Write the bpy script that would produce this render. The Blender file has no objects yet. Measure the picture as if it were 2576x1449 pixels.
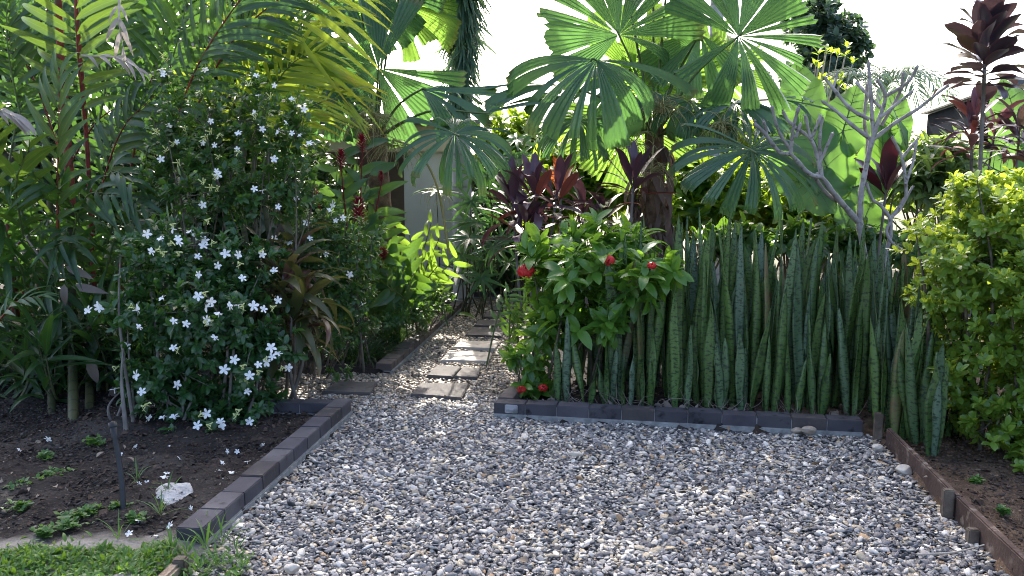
import bpy, bmesh, math, random
import numpy as np
from mathutils import Vector, Matrix

random.seed(11)
rng = np.random.default_rng(11)
PI = math.pi
scene = bpy.context.scene
COL = scene.collection

# ------------------------------------------------------------------ camera geometry
PITCH = math.radians(7.17)
CAMZ = 1.5
FPX = 2102.0
CX, CY = 1288.0, 724.5


def ray(u, v):
    x = (u - CX) / FPX
    y = (CY - v) / FPX
    return np.array([x, math.cos(PITCH) + y * math.sin(PITCH), -math.sin(PITCH) + y * math.cos(PITCH)])


def at(u, v, Y):
    """a point Y metres ahead seen in direction (u, v)"""
    d = ray(u, v)
    return np.array([0, 0, CAMZ]) + d * (Y / d[1])


def ground(u, v, z=0.0):
    d = ray(u, v)
    return np.array([0, 0, CAMZ]) + d * ((z - CAMZ) / d[2])


def px(n, Y):
    return n * Y / FPX


def nrm(a):
    a = np.asarray(a, float)
    return a / (np.linalg.norm(a, axis=-1, keepdims=True) + 1e-12)


# ------------------------------------------------------------------ objects
def tag(o, label, cat, group=None):
    o['label'] = label
    o['category'] = cat
    if group:
        o['group'] = group
    return o


def thing(name, label, cat, loc=(0, 0, 0), group=None):
    o = bpy.data.objects.new(name, None)
    o.empty_display_size = .1
    COL.objects.link(o)
    o.location = tuple(float(c) for c in loc)
    return tag(o, label, cat, group)


def root_loc(o):
    p = np.zeros(3)
    while o is not None:
        p += np.array(o.location)
        o = o.parent
    return p


class MB:
    """collects vertices, quads, triangles and a per-vertex vector; builds ONE mesh object"""

    def __init__(s):
        s.v, s.q, s.t, s.lp, s.n = [], [], [], [], 0

    def add(s, V, F, LP=None):
        V = np.asarray(V, float)
        F = np.asarray(F, int)
        if len(F):
            (s.q if F.shape[1] == 4 else s.t).append(F + s.n)
        s.v.append(V)
        s.lp.append(np.zeros_like(V) if LP is None else np.asarray(LP, float))
        s.n += len(V)

    def inst(s, tmpl, M, T, rand):
        tv, tf, tlp = tmpl
        k, n = len(T), len(tv)
        V = np.einsum('kij,nj->kni', M, tv) + T[:, None, :]
        LP = np.repeat(tlp[None], k, 0).copy()
        LP[:, :, 2] = np.asarray(rand)[:, None]
        F = tf[None] + (np.arange(k) * n)[:, None, None]
        s.add(V.reshape(-1, 3), F.reshape(-1, tf.shape[1]), LP.reshape(-1, 3))

    def mesh(s, name, mat, smooth=True, off=(0, 0, 0)):
        me = bpy.data.meshes.new(name)
        if s.n == 0:
            return me
        V = np.concatenate(s.v) - np.asarray(off)
        me.vertices.add(len(V))
        me.vertices.foreach_set('co', V.astype(np.float32).ravel())
        loops, starts, tot = [], [], 0
        for lst, k in ((s.q, 4), (s.t, 3)):
            if lst:
                F = np.concatenate(lst)
                loops.append(F.ravel())
                starts.append(tot + np.arange(len(F)) * k)
                tot += F.size
        loops = np.concatenate(loops)
        starts = np.concatenate(starts)
        me.loops.add(len(loops))
        me.loops.foreach_set('vertex_index', loops.astype(np.int32))
        me.polygons.add(len(starts))
        me.polygons.foreach_set('loop_start', starts.astype(np.int32))
        me.polygons.foreach_set('use_smooth', np.full(len(starts), bool(smooth)))
        at_ = me.attributes.new('lp', 'FLOAT_VECTOR', 'POINT')
        at_.data.foreach_set('vector', np.concatenate(s.lp).astype(np.float32).ravel())
        me.update(calc_edges=True)
        me.validate()
        if mat:
            me.materials.append(mat)
        return me

    def build(s, name, mat, parent=None, smooth=True, kind=None):
        off = root_loc(parent) if parent is not None else np.zeros(3)
        o = bpy.data.objects.new(name, s.mesh(name, mat, smooth, off))
        COL.objects.link(o)
        if parent is not None:
            o.parent = parent
        if kind:
            o['kind'] = kind
        return o


def put(name, me, parent, M):
    """a part that shares mesh data; M is its world matrix"""
    o = bpy.data.objects.new(name, me)
    COL.objects.link(o)
    o.parent = parent
    off = root_loc(parent)
    L = M.copy()
    L.translation = M.translation - Vector(off)
    o.matrix_local = L
    return o


# ------------------------------------------------------------------ shapes
def tube(mb, P, R, n=6, rand=0.5, cap=True):
    P = np.asarray(P, float)
    m = len(P)
    R = np.broadcast_to(np.asarray(R, float), (m,))
    T = np.gradient(P, axis=0)
    T = nrm(T)
    ref = np.array([0, 0, 1.0]) if abs(T[0][2]) < .9 else np.array([1.0, 0, 0])
    a = nrm(np.cross(ref, T[0]))
    ang = np.arange(n) * 2 * PI / n
    V, LP = [], []
    L = 0
    for i in range(m):
        a = nrm(a - T[i] * np.dot(a, T[i]))
        b = np.cross(T[i], a)
        if i:
            L += np.linalg.norm(P[i] - P[i - 1])
        V.append(P[i] + R[i] * (np.cos(ang)[:, None] * a + np.sin(ang)[:, None] * b))
        LP.append(np.stack([ang / PI - 1, np.full(n, L), np.full(n, rand)], 1))
    F = []
    for i in range(m - 1):
        for j in range(n):
            k = (j + 1) % n
            F.append((i * n + j, i * n + k, (i + 1) * n + k, (i + 1) * n + j))
    V = np.concatenate(V)
    LP = np.concatenate(LP)
    mb.add(V, F, LP)
    if cap:
        e = P[-1] + T[-1] * R[-1] * .6
        mb.add(np.vstack([V[-n:], e[None]]), [(j, (j + 1) % n, n) for j in range(n)], np.vstack([LP[-n:], LP[-1:]]))


def smooth_path(pts, k=6):
    """Catmull-Rom through pts"""
    P = np.asarray(pts, float)
    if len(P) < 3:
        t = np.linspace(0, 1, k + 1)[:, None]
        return P[0] * (1 - t) + P[-1] * t
    Q = np.vstack([2 * P[0] - P[1], P, 2 * P[-1] - P[-2]])
    out = []
    for i in range(1, len(Q) - 2):
        p0, p1, p2, p3 = Q[i - 1:i + 3]
        for t in np.linspace(0, 1, k, endpoint=False):
            out.append(.5 * (2 * p1 + (p2 - p0) * t + (2 * p0 - 5 * p1 + 4 * p2 - p3) * t * t + (3 * p1 - p0 - 3 * p2 + p3) * t ** 3))
    out.append(P[-1])
    return np.array(out)


def prof(kind, t):
    t = np.clip(t, 0, 1)
    if kind == 'ovate':
        f = t ** .55 * (1 - t) ** .75
    elif kind == 'obov':
        f = t ** .8 * (1 - t) ** .55
    elif kind == 'lance':
        f = t ** .6 * (1 - t) ** 1.0
    elif kind == 'strap':
        f = np.minimum(1, (t / .18)) ** .6 * (1 - t) ** .55
    elif kind == 'blade':
        f = (.55 + .45 * np.sin(PI * np.minimum(t / .6, 1) / 2)) * (1 - t ** 3)
    elif kind == 'ti':          # leaf with a narrow stalk
        s = np.clip((t - .16) / .84, 0, 1)
        f = np.maximum(.10 * (t < .3), s ** .7 * (1 - s) ** .7 * 2)
    return f / f.max()


def leaf(L, W, kind='ovate', n=5, fold=.25, droop=.5, wave=0., side=1, twist=0., cup=0., base=.0, seed=0):
    """template: along +y, upper side +z"""
    t = np.linspace(0, 1, n + 1)
    w = prof(kind, t) * W / 2
    w[-1] = 0.0008
    if w[0] < .001:
        w[0] = .0015
    th = base - droop * t ** 1.3
    ds = L / n
    y = np.concatenate([[0], np.cumsum(np.cos((th[1:] + th[:-1]) / 2) * ds)])
    z = np.concatenate([[0], np.cumsum(np.sin((th[1:] + th[:-1]) / 2) * ds)])
    s = np.linspace(-1, 1, 2 * side + 1)
    V, LP = [], []
    for i in range(n + 1):
        tw = twist * t[i]
        for a in s:
            x = a * w[i]
            zz = fold * abs(x) - cup * x * x / max(W, 1e-4)
            if wave:
                zz += wave * W * math.sin(t[i] * 15 + seed + (2 if a > 0 else 0)) * abs(a)
            xx = x * math.cos(tw) - zz * math.sin(tw)
            zz = x * math.sin(tw) + zz * math.cos(tw)
            V.append((xx, y[i] - zz * math.sin(th[i]), z[i] + zz * math.cos(th[i])))
            LP.append((a, t[i], 0))
    m = len(s)
    F = [(i * m + j, i * m + j + 1, (i + 1) * m + j + 1, (i + 1) * m + j) for i in range(n) for j in range(m - 1)]
    return np.array(V), np.array(F), np.array(LP)


def frames(D, U, roll=None):
    """matrices with columns x (across), y = D (along), z (upper side, near U)"""
    y = nrm(D)
    x = np.cross(y, U)
    bad = np.linalg.norm(x, axis=-1) < 1e-3
    if bad.any():
        x[bad] = np.cross(y[bad], np.array([1.0, 0.3, 0]))
    x = nrm(x)
    z = np.cross(x, y)
    if roll is not None:
        c, s = np.cos(roll)[:, None], np.sin(roll)[:, None]
        x, z = x * c + z * s, z * c - x * s
    return np.stack([x, y, z], -1)


def scatter(mb, tmpls, D, U, T, rand, scale, roll=None):
    M = frames(D, U, roll) * scale[:, None, None]
    pick = rng.integers(0, len(tmpls), len(T))
    for i, tp in enumerate(tmpls):
        k = pick == i
        if k.any():
            mb.inst(tp, M[k], T[k], rand[k])


# ------------------------------------------------------------------ materials
def new_mat(name):
    m = bpy.data.materials.new(name)
    m.use_nodes = True
    nt = m.node_tree
    nt.nodes.clear()
    return m, nt, nt.nodes.new('ShaderNodeOutputMaterial')


def N(nt, typ, **kw):
    n = nt.nodes.new('ShaderNode' + typ)
    for k, v in kw.items():
        if k in n.inputs:
            n.inputs[k].default_value = v
        else:
            setattr(n, k, v)
    return n


def math_(nt, op, a, b=None):
    n = nt.nodes.new('ShaderNodeMath')
    n.operation = op
    for i, x in enumerate((a, b)):
        if x is None:
            continue
        if isinstance(x, (int, float)):
            n.inputs[i].default_value = x
        else:
            nt.links.new(x, n.inputs[i])
    return n.outputs[0]


def mix_(nt, f, a, b, blend='MIX'):
    n = nt.nodes.new('ShaderNodeMix')
    n.data_type = 'RGBA'
    n.blend_type = blend
    if isinstance(f, (int, float)):
        n.inputs[0].default_value = f
    else:
        nt.links.new(f, n.inputs[0])
    for i, x in ((6, a), (7, b)):
        if isinstance(x, tuple):
            n.inputs[i].default_value = (*x, 1) if len(x) == 3 else x
        else:
            nt.links.new(x, n.inputs[i])
    return n.outputs[2]


def ramp_(nt, f, lo, hi):
    n = nt.nodes.new('ShaderNodeMapRange')
    n.inputs[1].default_value = lo
    n.inputs[2].default_value = hi
    nt.links.new(f, n.inputs[0])
    return n.outputs[0]


def lp_(nt):
    a = N(nt, 'Attribute', attribute_name='lp')
    s = N(nt, 'SeparateXYZ')
    nt.links.new(a.outputs['Vector'], s.inputs[0])
    return s.outputs[0], s.outputs[1], s.outputs[2]


def noise_(nt, scale, detail=3, coord='Object', vec=None):
    n = N(nt, 'TexNoise', Scale=scale, Detail=detail)
    if vec is None:
        tc = N(nt, 'TexCoord')
        vec = tc.outputs[coord]
    nt.links.new(vec, n.inputs['Vector'])
    return n.outputs['Fac']


def leaf_mat(name, dark, light, trans=.35, tcol=None, rough=.38, rib=None, tip=None, spot=None, veins=0, spec=.5, edge=None, odd=None):
    m, nt, out = new_mat(name)
    x, y, r = lp_(nt)
    ax = math_(nt, 'ABSOLUTE', x)
    nz = noise_(nt, 7)
    f = math_(nt, 'ADD', math_(nt, 'MULTIPLY', r, .75), math_(nt, 'MULTIPLY', nz, .4))
    f = ramp_(nt, f, .1, 1.0)
    c = mix_(nt, f, dark, light)
    if odd:                       # an odd leaf here and there of another colour
        c = mix_(nt, math_(nt, 'GREATER_THAN', r, odd[1]), c, odd[0])
    if spot:
        s = noise_(nt, spot[1], 4)
        c = mix_(nt, ramp_(nt, s, .58, .66), c, spot[0])
    if veins:
        w = math_(nt, 'SINE', math_(nt, 'MULTIPLY', math_(nt, 'SUBTRACT', y, math_(nt, 'MULTIPLY', ax, .35)), veins * 6.283))
        c = mix_(nt, math_(nt, 'MULTIPLY', ramp_(nt, w, .75, 1.0), .45), c, light)
    if rib:
        c = mix_(nt, math_(nt, 'MULTIPLY', ramp_(nt, ax, .16, .04), .7), c, rib)
    if edge:
        c = mix_(nt, ramp_(nt, ax, .72, .95), c, edge)
    if tip:
        c = mix_(nt, ramp_(nt, math_(nt, 'ADD', y, math_(nt, 'MULTIPLY', r, .15)), tip[1], 1.05), c, tip[0])
    p = N(nt, 'BsdfPrincipled', Roughness=rough)
    p.inputs['Specular IOR Level'].default_value = spec
    nt.links.new(c, p.inputs['Base Color'])
    b = N(nt, 'Bump', Strength=.25, Distance=.004)
    nt.links.new(noise_(nt, 60, 2), b.inputs['Height'])
    nt.links.new(b.outputs[0], p.inputs['Normal'])
    if trans > 0:
        t = N(nt, 'BsdfTranslucent')
        if tcol:
            tc = mix_(nt, .8, c, tcol)
        else:
            tc = c
        nt.links.new(tc, t.inputs['Color'])
        mx = N(nt, 'MixShader')
        mx.inputs[0].default_value = trans
        nt.links.new(p.outputs[0], mx.inputs[1])
        nt.links.new(t.outputs[0], mx.inputs[2])
        nt.links.new(mx.outputs[0], out.inputs[0])
    else:
        nt.links.new(p.outputs[0], out.inputs[0])
    return m


def rough_mat(name, c1, c2, scale=8, rough=.85, bump=.4, bscale=40, c3=None, rings=0, spec=.3, bdist=.01, coord='Object', detail=5):
    m, nt, out = new_mat(name)
    c = mix_(nt, ramp_(nt, noise_(nt, scale, detail, coord), .35, .65), c1, c2)
    if c3:
        c = mix_(nt, ramp_(nt, noise_(nt, scale * 2.7, 4, coord), .56, .68), c, c3)
    if rings:
        x, y, r = lp_(nt)
        w = math_(nt, 'SINE', math_(nt, 'MULTIPLY', y, rings * 6.283))
        c = mix_(nt, math_(nt, 'MULTIPLY', ramp_(nt, w, .8, 1), .6), c, tuple(k * .45 for k in c1))
    p = N(nt, 'BsdfPrincipled', Roughness=rough)
    p.inputs['Specular IOR Level'].default_value = spec
    nt.links.new(c, p.inputs['Base Color'])
    b = N(nt, 'Bump', Strength=bump, Distance=bdist)
    nt.links.new(noise_(nt, bscale, 5, coord), b.inputs['Height'])
    nt.links.new(b.outputs[0], p.inputs['Normal'])
    nt.links.new(p.outputs[0], out.inputs[0])
    return m


def lp_color_mat(name, rough=.6, nscale=60, bump=.3):
    """the per-vertex vector IS the base colour (each pebble's own stone)"""
    m, nt, out = new_mat(name)
    a = N(nt, 'Attribute', attribute_name='lp')
    nz = noise_(nt, nscale, 5)
    c = mix_(nt, 1.0, a.outputs['Vector'], mix_(nt, nz, (.6, .6, .6), (1.35, 1.35, 1.35)), 'MULTIPLY')
    p = N(nt, 'BsdfPrincipled', Roughness=rough)
    nt.links.new(c, p.inputs['Base Color'])
    b = N(nt, 'Bump', Strength=bump, Distance=.004)
    nt.links.new(noise_(nt, nscale * 3, 3), b.inputs['Height'])
    nt.links.new(b.outputs[0], p.inputs['Normal'])
    nt.links.new(p.outputs[0], out.inputs[0])
    return m


M = {}
M['jasmine'] = leaf_mat('jasmine_leaf', (.012, .045, .016), (.035, .10, .03), .3, (.14, .32, .03), .33, rib=(.06, .15, .05))
M['jasmine_small'] = leaf_mat('jasmine_small_leaf', (.014, .05, .017), (.045, .115, .03), .35, (.2, .38, .04), .38)
M['petal'] = leaf_mat('white_petal', (.78, .80, .80), (.86, .86, .84), .25, None, .5)
M['murraya'] = leaf_mat('murraya_leaf', (.07, .165, .028), (.17, .29, .055), .44, (.56, .66, .05), .20)
M['ixora'] = leaf_mat('ixora_leaf', (.018, .07, .016), (.12, .25, .038), .40, (.32, .56, .04), .28, rib=(.09, .2, .04))
M['red'] = leaf_mat('red_floret', (.45, .012, .015), (.65, .03, .03), .3, (.8, .05, .03), .5)
M['redbract'] = leaf_mat('red_bract', (.10, .005, .016), (.24, .010, .025), .25, (.34, .015, .03), .4)
M['snake'] = None
M['fan'] = leaf_mat('fan_palm_blade', (.035, .082, .045), (.085, .155, .085), .36, (.15, .34, .06), .30, tip=((.17, .15, .08), .97))
M['fan_green'] = leaf_mat('fan_palm_young_blade', (.04, .105, .03), (.085, .18, .05), .45, (.28, .5, .06), .38, tip=((.2, .17, .06), .97))
M['stalk'] = rough_mat('green_stalk', (.06, .10, .03), (.10, .13, .05), 10, .5)
M['palm_leaf'] = leaf_mat('palm_leaflet', (.012, .042, .016), (.035, .085, .024), .34, (.12, .26, .03), .36, rib=(.05, .11, .03))
M['palm_light'] = leaf_mat('palm_leaflet_light', (.020, .065, .018), (.05, .11, .025), .26, (.2, .32, .03), .4, rib=(.09, .16, .03))
M['palm_gold'] = leaf_mat('palm_leaflet_gold', (.06, .135, .02), (.17, .24, .03), .48, (.48, .60, .05), .35, rib=(.22, .24, .04), tip=((.28, .12, .02), .8))
M['palm_dead'] = leaf_mat('palm_leaflet_dead', (.20, .16, .13), (.42, .37, .33), .25, None, .6)
M['foxtail'] = leaf_mat('foxtail_leaflet', (.05, .105, .075), (.10, .17, .12), .40, (.26, .42, .16), .35)
M['redstem'] = rough_mat('red_crownshaft', (.13, .016, .012), (.22, .035, .02), 5, .5, .4, 30, c3=(.06, .03, .018), rings=7)
M['cane'] = rough_mat('ringed_cane', (.035, .042, .018), (.075, .075, .032), 6, .55, .3, 30, rings=9)
M['trunk'] = rough_mat('grey_bark', (.10, .09, .075), (.19, .17, .155), 9, .9, .5, 50)
M['palmtrunk'] = rough_mat('pale_palm_trunk', (.36, .35, .36), (.46, .45, .46), 5, .8, .3, 40, rings=5)
M['fibre'] = rough_mat('fibrous_trunk', (.09, .055, .035), (.20, .13, .08), 14, .95, .9, 60)
M['frangi'] = rough_mat('frangipani_bark', (.20, .18, .165), (.36, .33, .31), 10, .85, .6, 60, c3=(.12, .11, .09))
M['twig'] = rough_mat('twig_bark', (.07, .06, .045), (.14, .12, .09), 20, .9)
M['paletwig'] = rough_mat('dry_pale_twig', (.26, .22, .17), (.42, .37, .30), 20, .9)
M['ear'] = leaf_mat('elephant_ear_leaf', (.05, .125, .035), (.075, .165, .045), .36, (.20, .40, .05), .42)
M['cordy'] = leaf_mat('purple_leaf', (.028, .015, .025), (.10, .055, .07), .14, (.12, .04, .05), .3, rib=(.10, .04, .05), odd=((.24, .06, .03), .90))
M['cordy_glow'] = leaf_mat('orange_red_leaf', (.14, .03, .02), (.3, .09, .03), .45, (.75, .22, .06), .35)
M['cordy_dark'] = leaf_mat('dark_purple_leaf', (.024, .018, .03), (.06, .045, .055), .16, (.09, .05, .05), .34, edge=(.10, .04, .05), odd=((.10, .07, .03), .88))
M['cordy_red'] = leaf_mat('dark_red_leaf', (.024, .008, .012), (.055, .014, .022), .10, (.12, .012, .02), .35)
M['brom'] = leaf_mat('olive_strap_leaf', (.03, .042, .018), (.08, .085, .03), .3, (.25, .25, .05), .4, odd=((.10, .035, .04), .72), tip=((.16, .10, .04), .9))
M['ginger'] = leaf_mat('ginger_leaf', (.014, .052, .018), (.038, .10, .024), .32, (.2, .38, .03), .33, veins=9)
M['ginger_glow'] = leaf_mat('shell_ginger_leaf', (.04, .11, .018), (.10, .20, .03), .42, (.34, .54, .05), .35, veins=9)
M['rhapis'] = leaf_mat('lady_palm_leaf', (.022, .065, .024), (.055, .125, .04), .24, (.12, .28, .05), .36)
M['mondo'] = leaf_mat('mondo_blade', (.010, .032, .012), (.028, .065, .022), .25, (.1, .2, .03), .4)
M['broad'] = leaf_mat('broad_leaf', (.03, .10, .016), (.075, .19, .028), .45, (.42, .58, .03), .38, rib=(.1, .22, .04))
M['grey_green'] = leaf_mat('grey_green_leaf', (.06, .12, .045), (.13, .21, .08), .4, (.35, .5, .08), .45, rib=(.15, .24, .1))
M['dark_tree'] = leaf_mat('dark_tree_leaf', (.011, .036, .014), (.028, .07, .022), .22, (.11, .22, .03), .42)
M['far_tree'] = leaf_mat('far_tree_leaf', (.025, .055, .045), (.06, .11, .07), .3, (.14, .25, .08), .45)
M['grass'] = leaf_mat('lawn_blade', (.035, .10, .014), (.08, .19, .03), .35, (.25, .42, .03), .5)
M['weed'] = leaf_mat('weed_leaf', (.03, .09, .02), (.07, .16, .035), .35, (.2, .4, .04), .5)
M['soil'] = None
M['flower_stalk'] = leaf_mat('pale_flower_strand', (.22, .21, .07), (.38, .35, .14), .2, None, .6)
M['yellow_bud'] = rough_mat('flower_bud', (.45, .5, .16), (.6, .62, .3), 30, .5)
# ------------------------------------------------------------------ plant builders
def rand_dirs(n, up=0.0):
    d = rng.normal(size=(n, 3))
    d[:, 2] += up
    return nrm(d)


def blobs_of(lst):
    """(u, v, Y, ru, rv, ry) -> centre, radii in metres"""
    return [(at(u, v, Y), np.array([px(ru, Y), ry, px(rv, Y)])) for u, v, Y, ru, rv, ry in lst]


def sample_blobs(B, n, shell=.45):
    w = np.array([np.prod(r) ** .8 for c, r in B])
    k = rng.choice(len(B), n, p=w / w.sum())
    d = rand_dirs(n)
    rad = rng.random(n) ** shell
    C = np.array([c for c, r in B])[k]
    R = np.array([r for c, r in B])[k]
    lump = 1 + .22 * np.sin(d[:, 0] * 5 + k) * np.sin(d[:, 2] * 6 + 2 * k)
    P = C + d * R * (rad * lump)[:, None]
    return P, nrm(d * np.array([1, 1, 1]) / R), k


def whorls(mb, P, D, tmpls, per, size=(.75, 1.2), spread=(.5, 1.3), along=.05, up=.35, jitter=.25):
    """a spray of `per` leaves round the end of each twig (point P, direction D)"""
    n = len(P)
    a = np.repeat(np.arange(n), per)
    k = np.tile(np.arange(per), n)
    d0 = nrm(D + np.array([0, 0, up]) + rng.normal(size=D.shape) * jitter)
    ref = rand_dirs(n)
    e1 = nrm(np.cross(d0, ref))
    e2 = np.cross(d0, e1)
    ph = k * 2.4 + rng.normal(size=n * per) * .35 + np.repeat(rng.random(n) * 6.28, per)
    el = rng.uniform(spread[0], spread[1], n * per) * (1 - .35 * k / per)
    rad = np.cos(ph)[:, None] * e1[a] + np.sin(ph)[:, None] * e2[a]
    Dl = np.cos(el)[:, None] * d0[a] + np.sin(el)[:, None] * rad
    T = P[a] - d0[a] * (along * (1 - k / per))[:, None]
    U = nrm(d0[a] + np.array([0, 0, .8]) + rng.normal(size=T.shape) * .25)
    cl = rng.random(n)[a]
    r = np.clip(.5 * cl + .5 * rng.random(n * per), 0, 1)
    scatter(mb, tmpls, Dl, U, T, r, rng.uniform(size[0], size[1], n * per))
    return d0


def stems_to(mb, base, targets, r0, r1=.004, n=6, sag=.045, base_spread=.05, pull=.6):
    for t in targets:
        b = base + np.array([rng.normal() * base_spread, rng.normal() * base_spread, -.03])
        b[:2] += (np.asarray(t)[:2] - base[:2]) * pull
        m = b * .45 + t * .55
        m[2] = b[2] + (t[2] - b[2]) * .62
        m[:2] += rng.normal(size=2) * sag
        P = smooth_path([b, m, t], 5)
        tube(mb, P, np.linspace(r0 * rng.uniform(.7, 1.1), r1, len(P)), n, rng.random())


def bush(name, label, cat, base, blobs, n_cl, per, tmpls, mat, bark='twig', group=None, n_stem=10, r0=.014, up=.35,
         spread=(.5, 1.3), along=.05, shell=.45, size=(.75, 1.2), twigs=0, base_spread=.06, pull=.6):
    root = thing(name, label, cat, base, group)
    B = blobs_of(blobs) if len(blobs[0]) == 6 else blobs
    P, D, k = sample_blobs(B, n_cl, shell)
    ok = P[:, 2] > .04
    P, D, k = P[ok], D[ok], k[ok]
    mb = MB()
    d0 = whorls(mb, P, D, tmpls, per, size, spread, along, up)
    mb.build('foliage', M[mat], root)
    sm = MB()
    base = np.asarray(base, float)
    idx = rng.choice(len(P), min(n_stem, len(P)), replace=False)
    stems_to(sm, base, P[idx], r0, .003, base_spread=base_spread, pull=pull)
    if twigs:
        C = np.array([c for c, r in B])[k]
        for i in rng.choice(len(P), min(twigs, len(P)), replace=False):
            q = C[i] * .55 + P[i] * .45 + rng.normal(size=3) * .04
            tube(sm, smooth_path([C[i] * .9 + P[i] * .1, q, P[i]], 3), np.linspace(.005, .0018, 7), 4)
    sm.build('stems', M[bark], root)
    return root, B


def front_point(u, v, B, Yd, push=.02):
    """where a line of sight enters the bush; Yd if it misses"""
    o = np.array([0, 0, CAMZ])
    d = nrm(ray(u, v))
    best = None
    for c, r in B:
        oc = (o - c) / r
        dd = d / r
        a, b, cc = dd @ dd, 2 * oc @ dd, oc @ oc - 1.0
        h = b * b - 4 * a * cc
        if h > 0:
            t = (-b - math.sqrt(h)) / (2 * a)
            if best is None or t < best:
                best = t
    return o + d * (best - push) if best else at(u, v, Yd)


def pinwheel_mesh(name, mat):
    mb = MB()
    tp = leaf(.030, .0175, 'obov', 4, .12, .35, base=.25)
    a = np.arange(5) * 2 * PI / 5
    D = np.stack([np.cos(a), np.sin(a), np.zeros(5)], 1)
    U = np.tile([0, 0, 1.0], (5, 1))
    mb.inst(tp, frames(D, U, np.full(5, .25)), D * .002, np.full(5, .5))
    tube(mb, [(0, 0, -.022), (0, 0, -.01), (0, 0, .001)], [.0022, .0022, .003], 5)
    return mb.mesh(name, mat)


def flower_parts(root, me, pts, B, Yd, tocam=.75, size=(.85, 1.15), name='flower', push=.03, buds=0):
    bm_ = MB()
    for q in range(3):
        tube(bm_, [(rng.normal() * .006, rng.normal() * .006, -.02), (rng.normal() * .012, rng.normal() * .012, .004 + .006 * q), (rng.normal() * .012, rng.normal() * .012, .012 + .006 * q)], [.0013, .003, .0042], 5)
    bud = bm_.mesh('flower_bud', M['yellow_bud'])
    for i in range(buds):
        u, v = pts[rng.integers(len(pts))]
        p = front_point(u + rng.normal() * 28, v + rng.normal() * 28, B, Yd, push)
        put('flower_bud', bud, root, Matrix.Translation(Vector(p)) @ Matrix.Rotation(rng.normal() * .5, 4, 'X') @ Matrix.Rotation(rng.normal() * .5, 4, 'Y'))
    for i, (u, v) in enumerate(pts):
        p = front_point(u, v, B, Yd, push)
        n = nrm(nrm(np.array([0, 0, CAMZ]) - p) * tocam + rng.normal(size=3) * .42 + np.array([0, 0, .25]))
        F = frames(rand_dirs(1), n[None])[0]
        z = n
        x = nrm(np.cross(F[:, 1], z))
        y = np.cross(z, x)
        s = rng.uniform(*size)
        m = Matrix([[x[0] * s, y[0] * s, z[0] * s, p[0]], [x[1] * s, y[1] * s, z[1] * s, p[1]], [x[2] * s, y[2] * s, z[2] * s, p[2]], [0, 0, 0, 1]])
        put(name, me, root, m)


def frond(root, ctrl, L=.45, pairs=14, W=.034, mat='palm_leaf', stalk='stalk', ang=(1.15, .45), vee=.35, droop=.7, bare=.12,
          r=.009, label=None, jit=.08, world=False, twist=None, name='frond', grav=.10):
    """a feather leaf: leaflets in one mesh, its stalk a sub-part"""
    P = smooth_path(ctrl if world else [at(*c) for c in ctrl], 10)
    seg = np.concatenate([[0], np.cumsum(np.linalg.norm(np.diff(P, axis=0), axis=1))])
    ts = np.linspace(bare, .995, pairs)
    Q = np.stack([np.interp(ts * seg[-1], seg, P[:, i]) for i in range(3)], 1)
    Tn = nrm(np.stack([np.interp(ts * seg[-1], seg, np.gradient(P[:, i], seg)) for i in range(3)], 1))
    if twist is None:
        upref = np.array([0, 0, 1.0]) + rng.normal(size=3) * .15 + np.array([0, -.5, 0])
    else:
        upref = np.asarray(twist, float)
    S = nrm(np.cross(Tn, upref))
    Up = np.cross(S, Tn)
    mb = MB()
    tm = [leaf(1, W / L, 'lance', 6, .3, droop * k, side=1, twist=tw) for k, tw in ((.6, .1), (1, -.1), (1.5, .2))]
    D, U, T, R, SC = [], [], [], [], []
    for sd in (-1, 1):
        a = np.interp(ts, [0, 1], ang) + rng.normal(size=pairs) * jit
        vv = vee + rng.normal(size=pairs) * jit
        lat = sd * S * np.cos(vv)[:, None] + Up * np.sin(vv)[:, None]
        D.append(np.cos(a)[:, None] * Tn + np.sin(a)[:, None] * lat)
        U.append(Up + rng.normal(size=(pairs, 3)) * .12)
        T.append(Q + rng.normal(size=(pairs, 3)) * .004)
        R.append(np.clip(rng.normal(.5, .22, pairs), 0, 1))
        q = (ts - bare) / (1 - bare)
        SC.append(L * (.55 + .45 * np.sin(PI * np.clip(q * .85 + .12, 0, 1))) * rng.uniform(.88, 1.08, pairs))
    scatter(mb, tm, np.concatenate(D), np.concatenate(U), np.concatenate(T), np.concatenate(R), np.concatenate(SC))
    for q in range(len(mb.v)):
        mb.v[q][:, 2] -= grav * L * mb.lp[q][:, 1] ** 2
    o = mb.build(name, M[mat], root)
    if label:
        o['label'] = label
    sb = MB()
    tube(sb, P, np.linspace(r, r * .25, len(P)), 6)
    sb.build('frond_stalk', M[stalk], o)
    return o


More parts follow.
